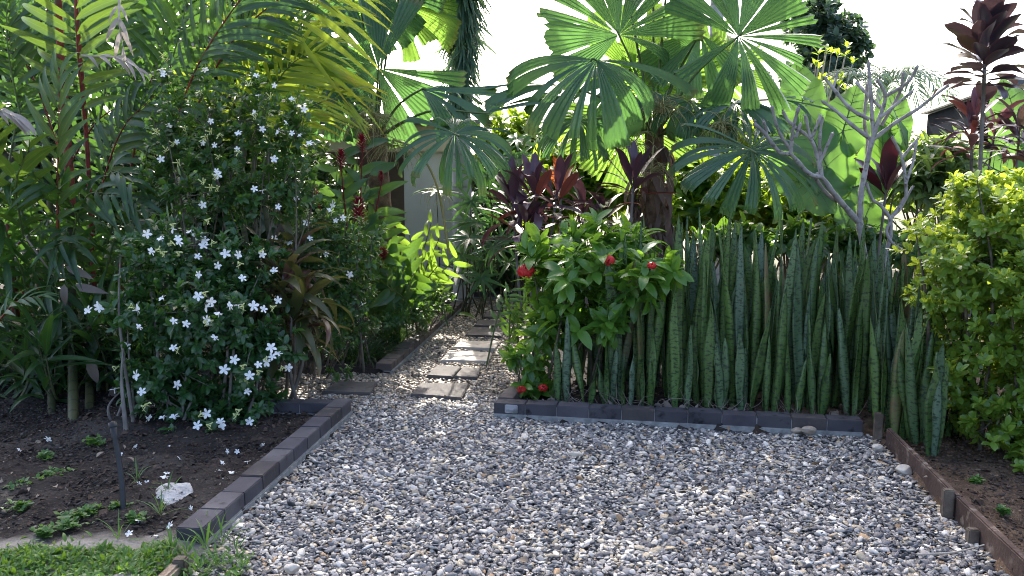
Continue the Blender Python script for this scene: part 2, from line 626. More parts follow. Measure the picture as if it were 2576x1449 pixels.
def fan(root, C, Nn, axis, R, mat='fan', segs=None, droop=.5, crown=None, span=168, widths=(11, 38), seed=0, tear=.26, amp=.034, stalk=True, label=None, gaps=()):
    """a pleated round fan leaf, split into wedge segments with blunt toothed ends"""
    g = np.random.default_rng(seed)
    Nn = nrm(Nn)
    e1 = nrm(axis - Nn * np.dot(axis, Nn))
    e2 = np.cross(Nn, e1)
    if segs is None:
        segs = []
        a = -span
        while a < span - 6:
            w = min(g.uniform(*widths), span - a)
            segs.append((a + w / 2, w - g.uniform(.8, 5.5), g.uniform(.86, 1.04), droop + g.normal() * .26 + (g.uniform(.7, 1.3) if g.random() < .16 else 0)))
            a += w
    keep = []
    for s_ in segs:
        dv = math.cos(math.radians(s_[0])) * e1 + math.sin(math.radians(s_[0])) * e2
        sa = math.degrees(math.atan2(dv[2], dv[0])) % 360
        if not any(lo <= sa <= hi for lo, hi in gaps):
            keep.append(s_)
    segs = keep
    mb = MB()
    nr = 9
    for (ac, aw, ln, dr) in segs:
        k = max(2, int(round(aw / 4.2)))
        ph = np.radians(np.linspace(ac - aw / 2, ac + aw / 2, 2 * k + 1))
        par = np.array([1 if j % 2 else -1 for j in range(2 * k + 1)])
        s = np.linspace(.02, 1, nr + 1) * R * ln
        th = .12 - dr * (s / R) ** 1.35
        ds = np.diff(s, prepend=0)
        rr = np.cumsum(np.cos(th) * ds)
        zz = np.cumsum(np.sin(th) * ds)
        tw = g.normal() * tear
        mid = math.radians(ac)
        V, LP = [], []
        rnd = g.random()
        tooth = g.uniform(-.025, .012, 2 * k + 1)
        rag = g.random() < .3
        for i in range(nr + 1):
            # pleats close up a little where a segment hangs
            q = (ph - mid) * (1 - .10 * (s[i] / R) * min(1, abs(dr))) + mid
            r_ = rr[i] * np.ones(2 * k + 1)
            if i == nr:
                r_ = r_ * (1 + tooth - .03 * (par < 0) - (.06 * g.random(2 * k + 1) if rag else 0))
            z_ = zz[i] + par * amp * s[i] * (ph[1] - ph[0]) / .037 * .55 * .9 + tw * (q - mid) * r_ + .03 * R * math.sin(s[i] / R * 5 + rnd * 6) * (q - mid)
            pos = C + r_[:, None] * (np.cos(q)[:, None] * e1 + np.sin(q)[:, None] * e2) + z_[:, None] * Nn
            V.append(pos)
            LP.append(np.stack([par * .5, np.full(2 * k + 1, s[i] / R), np.full(2 * k + 1, rnd)], 1))
        m = 2 * k + 1
        F = [(i * m + j, i * m + j + 1, (i + 1) * m + j + 1, (i + 1) * m + j) for i in range(nr) for j in range(m - 1)]
        mb.add(np.concatenate(V), F, np.concatenate(LP))
    o = mb.build('frond', M[mat], root)
    # crisp pleats
    o.data.polygons.foreach_set('use_smooth', np.zeros(len(o.data.polygons), bool))
    if label:
        o['label'] = label
    if crown is not None and stalk:
        sb = MB()
        md = crown * .5 + C * .5 + np.array([0, 0, .10 * np.linalg.norm(C - crown)])
        tube(sb, smooth_path([crown, md, C, C + e1 * .05], 6), np.linspace(.014, .007, 19), 6)
        sb.build('frond_stalk', M['stalk'], o)
    return o


def rosette(mb, base, n, L, W, kind='lance', el=(.2, 1.3), droop=(.4, 1.2), fold=.25, wave=.0, height=.1, az=None, nseg=7, stalkless=True, size=(.75, 1.1)):
    """n arching leaves round a stem tip"""
    tm = [leaf(1, W / L, kind, nseg, fold, d, wave=wave, side=2, twist=tw, base=.1, seed=i) for i, (d, tw) in enumerate(
        [(droop[0], .1), (droop[0] * .6 + droop[1] * .4, -.15), (droop[1], .2)])]
    i = np.arange(n)
    a = i * 2.39996 + rng.normal(size=n) * .2
    if az is not None:
        a = az[0] + (az[1] - az[0]) * rng.random(n)
    e = np.interp(i / max(1, n - 1), [0, 1], el) + rng.normal(size=n) * .1
    D = np.stack([np.cos(a) * np.cos(e), np.sin(a) * np.cos(e), np.sin(e)], 1)
    U = np.stack([-np.cos(a) * np.sin(e), -np.sin(a) * np.sin(e), np.cos(e)], 1) + rng.normal(size=(n, 3)) * .1
    T = np.asarray(base) + np.stack([np.zeros(n), np.zeros(n), (i / n) * height], 1) + D * .01
    U = U + rng.normal(size=(n, 3)) * .25
    scatter(mb, tm, D, U, T, rng.random(n), L * rng.uniform(size[0], size[1], n))


def cordyline(name, label, base, top_list, n, L, W, mat, group=None, cat='cordyline', trunk_r=.012, kind='ti', droop=(.2, 1.1), el=(-.2, 1.35), height=.16, bark='trunk'):
    root = thing(name, label, cat, base, group)
    mb, tb = MB(), MB()
    for t in top_list:
        t = np.asarray(t)
        rosette(mb, t, n, L, W, kind, el, droop, .22, .03, height)
        b = np.asarray(base) + np.array([rng.normal() * .05, rng.normal() * .05, -.03])
        tube(tb, smooth_path([b, (b + t) / 2 + rng.normal(size=3) * .02, t + np.array([0, 0, height])], 5), np.linspace(trunk_r, trunk_r * .7, 11), 7)
    mb.build('foliage', M[mat], root)
    tb.build('stem', M[bark], root)
    return root


def ear_leaf(root, C, Nn, tipdir, L, W, mat='ear', stalk_from=None, seed=0, droop=.35):
    """one heart-shaped leaf with wavy edge and ribs"""
    g = np.random.default_rng(seed)
    Nn = nrm(Nn)
    e1 = nrm(tipdir - Nn * np.dot(tipdir, Nn))
    e2 = np.cross(Nn, e1)
    na, nr = 72, 9
    a = np.linspace(-PI, PI, na + 1)
    A = np.abs(a)
    rad = np.interp(A, [0, .12, .5, 1.0, 1.6, 2.2, 2.65, 2.95, PI], [1, .9, .74, .64, .58, .56, .53, .36, .12])
    V, LP = [], []
    for i in range(nr + 1):
        t = i / nr
        x = rad * t * np.sin(a) * W / .62 * .5 / 1.0
        y = rad * t * np.cos(a) * L
        rr = np.hypot(x, y)
        z = -.22 * np.abs(x) ** 1.0 * -.6 - droop * (np.maximum(y, 0) / L) ** 2 * L * .8 + .05 * L * t ** 5 * np.sin(A * 9 + seed) + .02 * L * t ** 6 * np.sin(A * 17) + .03 * L * t ** 2 * np.sin(A * 2.5 + seed * 2)
        z -= .25 * (x / W) ** 2 * W
        V.append(C + x[:, None] * e2 + y[:, None] * e1 + z[:, None] * Nn)
        LP.append(np.stack([np.sin(A * 8), np.full(na + 1, t), np.full(na + 1, g.random())], 1))
    m = na + 1
    F = [(i * m + j, i * m + j + 1, (i + 1) * m + j + 1, (i + 1) * m + j) for i in range(nr) for j in range(na)]
    mb = MB()
    VV = np.concatenate(V)
    mb.add(VV, F, np.concatenate(LP))
    o = mb.build('leaf', M[mat], root)
    rb = MB()
    flat = np.stack([(VV - C) @ e2, (VV - C) @ e1], 1)

    def on_leaf(x, y):
        k = np.argsort(((flat - np.array([x, y])) ** 2).sum(1))[:4]
        w_ = 1 / (1e-5 + ((flat[k] - np.array([x, y])) ** 2).sum(1))
        return C + x * e2 + y * e1 + Nn * (((VV[k] - C) @ Nn) @ w_ / w_.sum() - .001)

    tube(rb, [on_leaf(0, y) for y in np.linspace(-.05 * L, .93 * L, 9)], np.linspace(.007, .002, 9), 5)
    for y0_ in (.0, .12, .26, .41, .57, .72):
        for sg in (-1, 1):
            half = np.interp(y0_, [0, .3, .6, .9], [.40, .36, .27, .10]) * W
            tube(rb, [on_leaf(sg * half * t, L * (y0_ + .16 * t ** .8 - .02 * t * t)) for t in np.linspace(.02, 1, 7)], np.linspace(.0035, .0012, 7), 4)
    for sg in (-1, 1):
        tube(rb, [on_leaf(sg * W * .26 * t, -L * .36 * t) for t in np.linspace(.05, 1, 7)], np.linspace(.004, .0012, 7), 4)
    if stalk_from is not None:
        s = np.asarray(stalk_from)
        tube(rb, smooth_path([s, s * .45 + C * .55 + np.array([0, 0, .1]), C], 6), np.linspace(.022, .01, 13), 7)
    rb.build('ribs', M['stalk'], o)
    return o


def strands(mb, base, n, L, spread=.7, droop=1.6, r=.003):
    """a drooping branched flower stalk"""
    for i in range(n):
        d = nrm(np.array([rng.normal() * spread, rng.normal() * spread, .8 + .3 * rng.normal()]))
        P = [np.array(base) + rng.normal(size=3) * .02]
        l = L * rng.uniform(.5, 1.1)
        for k in range(7):
            d = nrm(d + np.array([rng.normal() * .12, rng.normal() * .12, -droop / 7 * 1.6]))
            P.append(P[-1] + d * l / 7)
        tube(mb, P, np.linspace(r, r * .5, 8), 4, rng.random(), cap=False)
# ------------------------------------------------------------------ the ground
def in_poly(x, y, poly):
    c = np.zeros(np.shape(x), bool)
    n = len(poly)
    for i in range(n):
        x1, y1 = poly[i]
        x2, y2 = poly[(i + 1) % n]
        if y1 == y2:
            continue
        k = ((y1 > y) != (y2 > y)) & (x < (x2 - x1) * (y - y1) / (y2 - y1) + x1)
        c ^= k
    return c


def g2(u, v, z=0.):
    return ground(u, v, z)[:2]


# corner points on the ground, from the photograph
L_near, L_far = g2(510, 1378), g2(885, 1037)              # gravel side of the edging by the flowering bush
dL = (L_far - L_near) / np.linalg.norm(L_far - L_near)
nL = np.array([-dL[1], dL[0]])                            # towards the bed
R_a, R_b = g2(1242, 1045), g2(2171, 1094)                 # front of the edging before the snake plants
dR = (R_b - R_a) / np.linalg.norm(R_b - R_a)
nR = np.array([-dR[1], dR[0]])                            # backwards
P_near, P_far = g2(985, 936), g2(1170, 768)               # path side of the far edging
dP = (P_far - P_near) / np.linalg.norm(P_far - P_near)
nP = np.array([-dP[1], dP[0]])
T_a, T_b = g2(2205, 1098), g2(2600, 1500)                 # gravel side of the timber
dT = (T_b - T_a) / np.linalg.norm(T_b - T_a)
nT = np.array([-dT[1], dT[0]])                            # towards the right-hand bed
PATH_END = 11.0
PATH_W = 1.12


def pathx(y, off=0):
    return P_near[0] + (y - P_near[1]) * dP[0] / dP[1] + off


def timx(y):
    return T_a[0] + (y - T_a[1]) * dT[0] / dT[1]


def edgx(y):
    return L_near[0] + (y - L_near[1]) * dL[0] / dL[1]


GRAVEL = [(edgx(1.2), 1.2), tuple(L_far), (L_far[0] - 1.6, L_far[1] + .12), (P_near[0] - 1.6, P_near[1]), tuple(P_near), tuple(P_far), (pathx(PATH_END), PATH_END),
          (pathx(PATH_END, PATH_W), PATH_END), (R_a[0] + .28, R_a[1] + 1.0), tuple(R_a), tuple(R_b), tuple(T_a), (timx(1.2), 1.2)]


def vnoise(x, y, s, seed=0):
    g = np.random.default_rng(seed)
    tab = g.random((64, 64))
    X, Y = x / s, y / s
    i, j = np.floor(X).astype(int), np.floor(Y).astype(int)
    fx, fy = X - i, Y - j
    fx, fy = fx * fx * (3 - 2 * fx), fy * fy * (3 - 2 * fy)
    h = lambda a, b: tab[a % 64, b % 64]
    return (h(i, j) * (1 - fx) + h(i + 1, j) * fx) * (1 - fy) + (h(i, j + 1) * (1 - fx) + h(i + 1, j + 1) * fx) * fy


def soil_z(x, y):
    return .012 + .05 * (vnoise(x, y, .5, 1) - .4) + .03 * (vnoise(x, y, .12, 2) - .5) + .016 * (vnoise(x, y, .04, 3) - .5)


LAWN_Y = 3.30


def soil_material():
    m, nt, out = new_mat('garden_soil')
    tc = N(nt, 'TexCoord')
    sx = N(nt, 'SeparateXYZ')
    nt.links.new(tc.outputs['Object'], sx.inputs[0])
    X, Y = sx.outputs[0], sx.outputs[1]
    n1 = noise_(nt, 1.7, 5)
    n2 = noise_(nt, 14, 6)
    n3 = noise_(nt, 70, 4)
    c = mix_(nt, ramp_(nt, n2, .3, .7), (.010, .008, .0075), (.026, .021, .018))
    c = mix_(nt, ramp_(nt, n1, .52, .66), c, (.042, .037, .033))
    right = ramp_(nt, X, 1.3, 1.7)
    c = mix_(nt, right, c, mix_(nt, ramp_(nt, n2, .3, .7), (.045, .028, .018), (.12, .082, .055)))
    sandy = math_(nt, 'MULTIPLY', ramp_(nt, math_(nt, 'ADD', Y, math_(nt, 'MULTIPLY', n2, .16)), 3.49, 3.38), ramp_(nt, X, 1.0, .4))
    c = mix_(nt, math_(nt, 'MULTIPLY', sandy, .85), c, mix_(nt, n3, (.16, .145, .125), (.30, .28, .25)))
    c = mix_(nt, ramp_(nt, n3, .62, .72), c, mix_(nt, .5, c, (.16, .13, .1)))
    p = N(nt, 'BsdfPrincipled', Roughness=.95)
    p.inputs['Specular IOR Level'].default_value = .2
    nt.links.new(c, p.inputs['Base Color'])
    b = N(nt, 'Bump', Strength=.9, Distance=.02)
    nt.links.new(math_(nt, 'ADD', n2, math_(nt, 'MULTIPLY', n3, .5)), b.inputs['Height'])
    nt.links.new(b.outputs[0], p.inputs['Normal'])
    nt.links.new(p.outputs[0], out.inputs[0])
    return m


def ground_sheets():
    soil = soil_material()
    xs = np.arange(-7.5, 6.51, .045)
    ys = np.arange(1.2, 13.01, .045)
    X, Y = np.meshgrid(xs, ys)
    inside = in_poly(X, Y, GRAVEL)
    Z = np.where(inside, -.045, soil_z(X, Y))
    nx, ny = len(xs), len(ys)
    V = np.stack([X, Y, Z], -1).reshape(-1, 3)
    ii = (np.arange(ny - 1)[:, None] * nx + np.arange(nx - 1)[None]).ravel()
    F = np.stack([ii, ii + 1, ii + nx + 1, ii + nx], 1)
    mb = MB()
    mb.add(V, F)
    o = mb.build('soil', soil, None, kind='structure')
    # far ground, to the horizon, a little lower
    mb = MB()
    R = 260
    mb.add([(-R, -R, -.09), (R, -R, -.09), (R, R, -.09), (-R, R, -.09)], [(0, 1, 2, 3)])
    mb.build('ground', rough_mat('distant_ground', (.06, .07, .035), (.10, .09, .06), .5, .95), None, kind='structure')


ground_sheets()


def pebble_templates(sub, n):
    out = []
    for k in range(n):
        bm = bmesh.new()
        bmesh.ops.create_icosphere(bm, subdivisions=sub, radius=1)
        g = np.random.default_rng(100 + k)
        w = g.normal(size=(3, 3)) * 1.6
        v = np.array([x.co[:] for x in bm.verts])
        f = np.array([[x.index for x in p.verts] for p in bm.faces])
        d = 1 + .16 * np.sin(v @ w[0] + g.random() * 6) + .12 * np.sin(v @ w[1] * 1.5) + .08 * np.sin(v @ w[2] * 2.3)
        v = np.sign(v) * np.abs(v) ** g.uniform(.75, 1.0)
        v = v * d[:, None]
        out.append((v, f))
        bm.free()
    return out


def pebble_field(name, poly, tmpls, spacing, size, palette, weights, layers=2, ymin=None, ymax=None, warm=None, mat=None, zoff=0.):
    xs0, ys0 = np.array(poly).T
    y0, y1 = (ys0.min() if ymin is None else ymin), (ys0.max() if ymax is None else ymax)
    P = []
    for l in range(layers):
        gx, gy = np.meshgrid(np.arange(xs0.min(), xs0.max(), spacing), np.arange(y0, y1, spacing))
        p = np.stack([gx.ravel(), gy.ravel()], 1) + rng.uniform(-.5, .5, (gx.size, 2)) * spacing * 1.1 + l * spacing * .5
        p = p[in_poly(p[:, 0], p[:, 1], poly)]
        P.append(np.column_stack([p, np.full(len(p), zoff + l * .008 + .003 * rng.normal(size=len(p)))]))
    P = np.concatenate(P)
    for q in SLABS:
        P = P[~(in_poly(P[:, 0], P[:, 1], q) & (rng.random(len(P)) < .985))]
    P[:, 2] += .018 * (vnoise(P[:, 0], P[:, 1], .35, 5) - .5)
    n = len(P)
    a = np.minimum(np.exp(rng.normal(math.log(size), .36, n)), size * 2.1)
    S = np.stack([a, a * rng.uniform(.5, .9, n), a * rng.uniform(.17, .40, n)], 1)
    yaw, tx, ty = rng.uniform(0, 6.28, n), rng.normal(0, .38, n), rng.normal(0, .38, n)
    cy, sy = np.cos(yaw), np.sin(yaw)
    Zr = np.zeros((n, 3, 3))
    Zr[:, 0, 0], Zr[:, 0, 1], Zr[:, 1, 0], Zr[:, 1, 1], Zr[:, 2, 2] = cy, -sy, sy, cy, 1
    Xr = np.zeros((n, 3, 3))
    c, s = np.cos(tx), np.sin(tx)
    Xr[:, 0, 0], Xr[:, 1, 1], Xr[:, 1, 2], Xr[:, 2, 1], Xr[:, 2, 2] = 1, c, -s, s, c
    Yr = np.zeros((n, 3, 3))
    c, s = np.cos(ty), np.sin(ty)
    Yr[:, 1, 1], Yr[:, 0, 0], Yr[:, 0, 2], Yr[:, 2, 0], Yr[:, 2, 2] = 1, c, s, -s, c
    Mx = np.einsum('nij,njk,nkl->nil', Xr, Yr, Zr) * S[:, None, :]
    pal = np.array(palette)
    col = pal[rng.choice(len(pal), n, p=np.array(weights) / np.sum(weights))] * np.exp(rng.normal(0, .22, (n, 1)))
    if warm is not None:          # browner stones on the path
        k = rng.random(n) < np.clip((P[:, 1] - warm[0]) / (warm[1] - warm[0]), 0, 1)
        pw = np.array(warm[2])
        col[k] = pw[rng.integers(0, len(pw), k.sum())] * np.exp(rng.normal(0, .2, (k.sum(), 1)))
    mb = MB()
    pick = rng.integers(0, len(tmpls), n)
    for i, (tv, tf) in enumerate(tmpls):
        k = np.where(pick == i)[0]
        V = np.einsum('kij,nj->kni', Mx[k], tv) + P[k][:, None]
        LP = np.repeat(col[k][:, None], len(tv), 1)
        F = tf[None] + (np.arange(len(k)) * len(tv))[:, None, None]
        mb.add(V.reshape(-1, 3), F.reshape(-1, 3), LP.reshape(-1, 3))
    return mb.build(name, mat, None, kind='stuff')


SLABQ = [[(1032, 990), (1160, 1000), (1182, 964), (1058, 962)], [(808, 984), (930, 988), (950, 961), (850, 958)], [(1073, 943), (1200, 950), (1210, 925), (1098, 918)], [(1108, 905), (1228, 908), (1238, 886), (1130, 880)],
         [(1140, 872), (1245, 876), (1256, 858), (1156, 856)], [(1170, 842), (1262, 845), (1270, 824), (1188, 822)], [(1192, 818), (1272, 820), (1278, 806), (1204, 804)], [(1212, 796), (1286, 798), (1292, 785), (1224, 784)],
         [(1232, 780), (1300, 781), (1304, 771), (1240, 770)]]
SLABS = [[tuple(g2(u, v, .01)) for u, v in q] for q in SLABQ]
STONE = lp_color_mat('river_stone', .62)
GREY = [(.098, .093, .095), (.16, .152, .15), (.235, .222, .208), (.044, .043, .045), (.36, .335, .30), (.54, .49, .41), (.40, .325, .22), (.30, .19, .10)]
GW = [.18, .19, .17, .12, .155, .135, .08, .018]
TAN = [(.24, .19, .135), (.33, .27, .20), (.17, .135, .10), (.42, .37, .30), (.12, .11, .11), (.28, .22, .15)]
t2, t1 = pebble_templates(2, 8), pebble_templates(1, 6)
pebble_field('gravel', GRAVEL, t2, .0180, .0117, GREY, GW, 2, 2.2, L_far[1] + .5, (5.35, 6.15, TAN), STONE, -.024)
pebble_field('path_gravel', GRAVEL, t1, .0255, .0155, TAN, [1, 1, .7, .6, .4, 1], 2, L_far[1] + .5, PATH_END, None, STONE, -.024)


# ------------------------------------------------------------------ block edging
def paver_mat(name, c1, c2, stain=(.012, .012, .014)):
    return rough_mat(name, c1, c2, 5, .85, .35, 150, c3=stain, bdist=.004)


PAVER = paver_mat('charcoal_paver', (.045, .042, .05), (.075, .07, .08), (.055, .05, .055))
PAVER_2 = paver_mat('faded_paver', (.06, .056, .062), (.095, .088, .095), (.04, .037, .04))
PAVER_3 = paver_mat('dirty_paver', (.04, .036, .038), (.07, .06, .058), (.10, .085, .07))
PAVER_W2 = paver_mat('wet_stained_paver', (.032, .031, .036), (.055, .052, .06), (.008, .008, .01))
PAVER_W = paver_mat('stained_paver', (.038, .036, .042), (.06, .057, .064), (.012, .012, .014))
PAVER_B = paver_mat('brown_paver', (.07, .055, .05), (.11, .09, .08), (.05, .04, .036))
PALE = paver_mat('bare_grey_paver', (.22, .22, .23), (.32, .32, .33), (.12, .12, .12))
MORTAR = rough_mat('mortar', (.16, .16, .155), (.26, .26, .25), 20, .95, .6, 90)


def rbox(mb, c, d, n, L, W, H, z0, bev=.008, jit=0.):
    """a block with softened edges: centre c (x, y), along d, across n"""
    bm = bmesh.new()
    bmesh.ops.create_cube(bm, size=1)
    for v in bm.verts:
        v.co = Vector((v.co.x * L, v.co.y * W, (v.co.z + .5) * H))
    bmesh.ops.bevel(bm, geom=list(bm.edges), offset=bev, segments=2, affect='EDGES')
    bmesh.ops.triangulate(bm, faces=list(bm.faces))
    v = np.array([x.co[:] for x in bm.verts])
    f = np.array([[x.index for x in p.verts] for p in bm.faces])
    bm.free()
    yaw = rng.normal() * jit
    tl = rng.normal() * jit
    cx, sx = math.cos(yaw), math.sin(yaw)
    dx = d * cx + n * sx
    nx_ = n * cx - d * sx
    P = np.zeros_like(v)
    P[:, :2] = c + v[:, :1] * dx + v[:, 1:2] * nx_
    P[:, 2] = z0 + v[:, 2] + v[:, 0] * tl
    mb.add(P, f)


def edging(name, label, a, d, n, count, Lb, Wb, H, mats, z0=-.03, mortar=True, jit=.008, first=None, base_h=.045):
    root = thing(name, label, 'garden edging', (a[0], a[1], 0), 'charcoal block edging round the beds')
    for i in range(count):
        mb = MB()
        c = a + d * (Lb * (i + .5)) + n * Wb / 2
        rbox(mb, c, d, n, Lb - .004, Wb, H + rng.normal() * .0028, z0, bev=.004, jit=jit * .6)
        m = first if (first is not None and i == 0) else mats[i % len(mats)]
        o = mb.build('paver_block', m, root, smooth=False)
        if m is PALE:
            o['label'] = 'bare pale grey half block'
    if mortar:
        mb = MB()
        rbox(mb, a + d * (Lb * count / 2) + n * Wb / 2, d, n, Lb * count - .012, Wb - .010, H - .012, z0, bev=.004)
        rbox(mb, a + d * (Lb * count / 2) + n * (Wb / 2 - .004), d, n, Lb * count + .004, Wb + .01, base_h, z0, bev=.006)
        mb.build('mortar', MORTAR, root, smooth=False)
    return root


nL10 = int(round(np.linalg.norm(L_far - L_near) / .212))
Lb = np.linalg.norm(L_far - L_near) / nL10
edging('block_edging', 'row of charcoal blocks running from the lawn along the white-flowered bush', L_near, dL, nL, nL10, Lb, .115, .115, [PAVER, PAVER_2, PAVER, PAVER_3, PAVER_2])
edging('block_edging', 'short return of charcoal blocks behind the white-flowered bush, beside the stepping stone', L_far + nL * .117 + dL * -.11, nL, dL, 5, .2, .11, .113, [PAVER])
nR_ = int(round(np.linalg.norm(R_b - R_a) / .205))
rb = np.linalg.norm(R_b - R_a) / nR_
edging('block_edging', 'long water-stained row of charcoal blocks in front of the snake plants', R_a, dR, nR, nR_, rb, .12, .115, [PAVER_W, PAVER_W2, PAVER, PAVER_W, PAVER_3])
side = g2(1312, 950) - g2(1245, 1020)
side = side / np.linalg.norm(side)
edging('block_edging', 'short row of blocks beside the low red-flowered plant, ending at the path', R_a + nR * .125 + side * 0, side, np.array([side[1], -side[0]]), 5, .2, .105, .118, [PAVER_B])
nP_ = int(np.linalg.norm(P_far - P_near) / .21)
edging('block_edging', 'brown-black row of blocks following the shady side of the stepping-stone path', P_near, dP, nP, nP_, .21, .13, .10, [PAVER_B])
edging('block_edging', 'dark row of blocks closing the far end of the path', np.array([pathx(PATH_END - .15) - .9, PATH_END - .12]), np.array([1., 0]), np.array([0, 1.]), 10, .21, .11, .10, [PAVER])
# the bare half block and mortared corner
mb = MB()
rbox(mb, R_a + dR * .118 - nR * .0045, dR, nR, .085, .02, .055, .022, bev=.005)
o = mb.build('mortar_patch', PALE, None, smooth=False)
o.name = 'mortar_patch'
tag(o, 'pale grey mortar patch on the corner block of the snake plant edging', 'mortar patch')

# ------------------------------------------------------------------ stepping stones
SLAB = rough_mat('grey_slab', (.065, .058, .054), (.105, .094, .088), 4, .9, .4, 120, c3=(.05, .044, .04), bdist=.005)
SLAB_SUN = rough_mat('sun_painted_slab', (.36, .32, .28), (.46, .42, .37), 4, .9, .4, 120, c3=(.24, .2, .17), bdist=.005)  # same slabs with the path's sun patch put into a paler colour


def slab(label, corners, mat, z=.010, th=.04, crack=None, hole=True):
    P = [ground(u, v, z) for u, v in corners]
    c = sum(P) / 4
    root = None
    sets = [P]
    if crack:
        a, b = P[0] * (1 - crack[0]) + P[1] * crack[0], P[3] * (1 - crack[1]) + P[2] * crack[1]
        e = nrm(P[1] - P[0]) * .007
        sets = [[P[0], a - e, b - e, P[3]], [a + e, P[1], b * 0 + P[2], b + e]]
        sets[1][1] = sets[1][1] + np.array([0, 0, .006])
        root = thing('stepping_stone', label, 'stepping stone', c, 'square concrete stepping stones in the path')
    for s in sets:
        bm = bmesh.new()
        vs = [bm.verts.new(tuple(p)) for p in s]
        f = bm.faces.new(vs)
        r = bmesh.ops.extrude_face_region(bm, geom=[f])
        for v in [x for x in r['geom'] if isinstance(x, bmesh.types.BMVert)]:
            v.co.z -= th
        bmesh.ops.recalc_face_normals(bm, faces=list(bm.faces))
        bmesh.ops.bevel(bm, geom=[e for e in bm.edges], offset=.006, segments=2, affect='EDGES')
        off = Vector(c)
        for v in bm.verts:
            v.co -= off
        me = bpy.data.meshes.new('stepping_stone')
        bm.to_mesh(me)
        bm.free()
        me.materials.append(mat)
        if root is None:
            o = bpy.data.objects.new('stepping_stone', me)
            COL.objects.link(o)
            o.location = off
            tag(o, label, 'stepping stone', 'square concrete stepping stones in the path')
        else:
            o = bpy.data.objects.new('slab_piece', me)
            COL.objects.link(o)
            o.parent = root


slab('grey stepping stone at the mouth of the path, nearest the gravel court', [(1032, 990), (1160, 1000), (1182, 964), (1058, 962)], SLAB)
slab('grey stepping stone beside the end of the far edging, under drooping olive leaves', [(808, 984), (930, 988), (950, 961), (850, 958)], SLAB)
slab('cracked stepping stone in two pieces, in front of the sun-painted ones', [(1073, 943), (1200, 950), (1210, 925), (1098, 918)], SLAB, crack=(.52, .58))
slab('stepping stone painted pale for sunlight, just beyond the cracked one', [(1108, 905), (1228, 908), (1238, 886), (1130, 880)], SLAB_SUN)
slab('stepping stone painted pale for sunlight, the farther of the bright pair', [(1140, 872), (1245, 876), (1256, 858), (1156, 856)], SLAB_SUN)
slab('brown-grey stepping stone next beyond the bright pair', [(1170, 842), (1262, 845), (1270, 824), (1188, 822)], SLAB)
slab('brown-grey stepping stone fourth from the far end of the path', [(1192, 818), (1272, 820), (1278, 806), (1204, 804)], SLAB)
slab('small-looking brown stepping stone third from the far end of the path', [(1212, 796), (1286, 798), (1292, 785), (1224, 784)], SLAB)
slab('brown stepping stone second from the far end of the path', [(1232, 780), (1300, 781), (1304, 771), (1240, 770)], SLAB)

# ------------------------------------------------------------------ timber board on the right
TIMBER = rough_mat('weathered_timber', (.050, .031, .025), (.092, .060, .048), 6, .9, .7, 60, c3=(.19, .15, .12), bdist=.006)
STAKE = rough_mat('grey_stake', (.085, .065, .05), (.16, .13, .10), 10, .95, .7, 60)
T3 = np.array([*T_a, 0.])
root = thing('timber_board', 'weathered red-brown timber board edging the gravel, held by stakes', 'timber edging', T3)
len_t = np.linalg.norm(T_b - T_a) + 1.0
mb = MB()
rbox(mb, T_a + dT * (.12 + .55) + nT * .02, dT, nT, 1.05, .032, .125, -.03, bev=.006, jit=.006)
o = mb.build('board', TIMBER, root, smooth=False)
mb = MB()
rbox(mb, T_a + dT * (.12 + 1.09 + (len_t - 1.2) / 2) + nT * .024, dT, nT, len_t - 1.2, .036, .118, -.03, bev=.006, jit=.004)
o = mb.build('board', TIMBER, root, smooth=False)
for k, (s, h, w) in enumerate(((.02, .15, .055), (float((g2(2368, 1290) - T_a) @ dT), .115, .05), (float((g2(2462, 1358) - T_a) @ dT), .05, .04))):
    mb = MB()
    rbox(mb, T_a + dT * s + nT * (-.024 if k else .0), dT, nT, w, .045, h + .06, -.06, bev=.005, jit=.06)
    mb.build('stake', STAKE, root, smooth=False)


# ------------------------------------------------------------------ loose stones
def boulder(name, label, cat, p, s, mat, seed=0, flat=.6, group=None, shear=0.):
    bm = bmesh.new()
    bmesh.ops.create_icosphere(bm, subdivisions=4, radius=1)
    g = np.random.default_rng(seed)
    v = np.array([x.co[:] for x in bm.verts])
    f = np.array([[x.index for x in q.verts] for q in bm.faces])
    bm.free()
    d = np.ones(len(v))
    for k in range(9):                       # chipped facets
        n = nrm(g.normal(size=3))
        h = g.uniform(.55, .85)
        t = v @ n
        over = np.maximum(0, t - h)
        v = v - over[:, None] * n * .92
    for k in range(4):
        w = g.normal(size=3) * (3 + 3 * k)
        v = v * (1 + .03 / (k + 1) * np.sin(v @ w + g.random() * 6))[:, None]
    v = v * np.array([s[0], s[1], s[2]])
    v[:, 2] += shear * v[:, 1]
    mb = MB()
    mb.add(v + np.asarray(p), f)
    r = thing(name, label, cat, p, group) if False else None
    o = mb.build(name, mat, None)
    tag(o, label, cat, group)
    return o


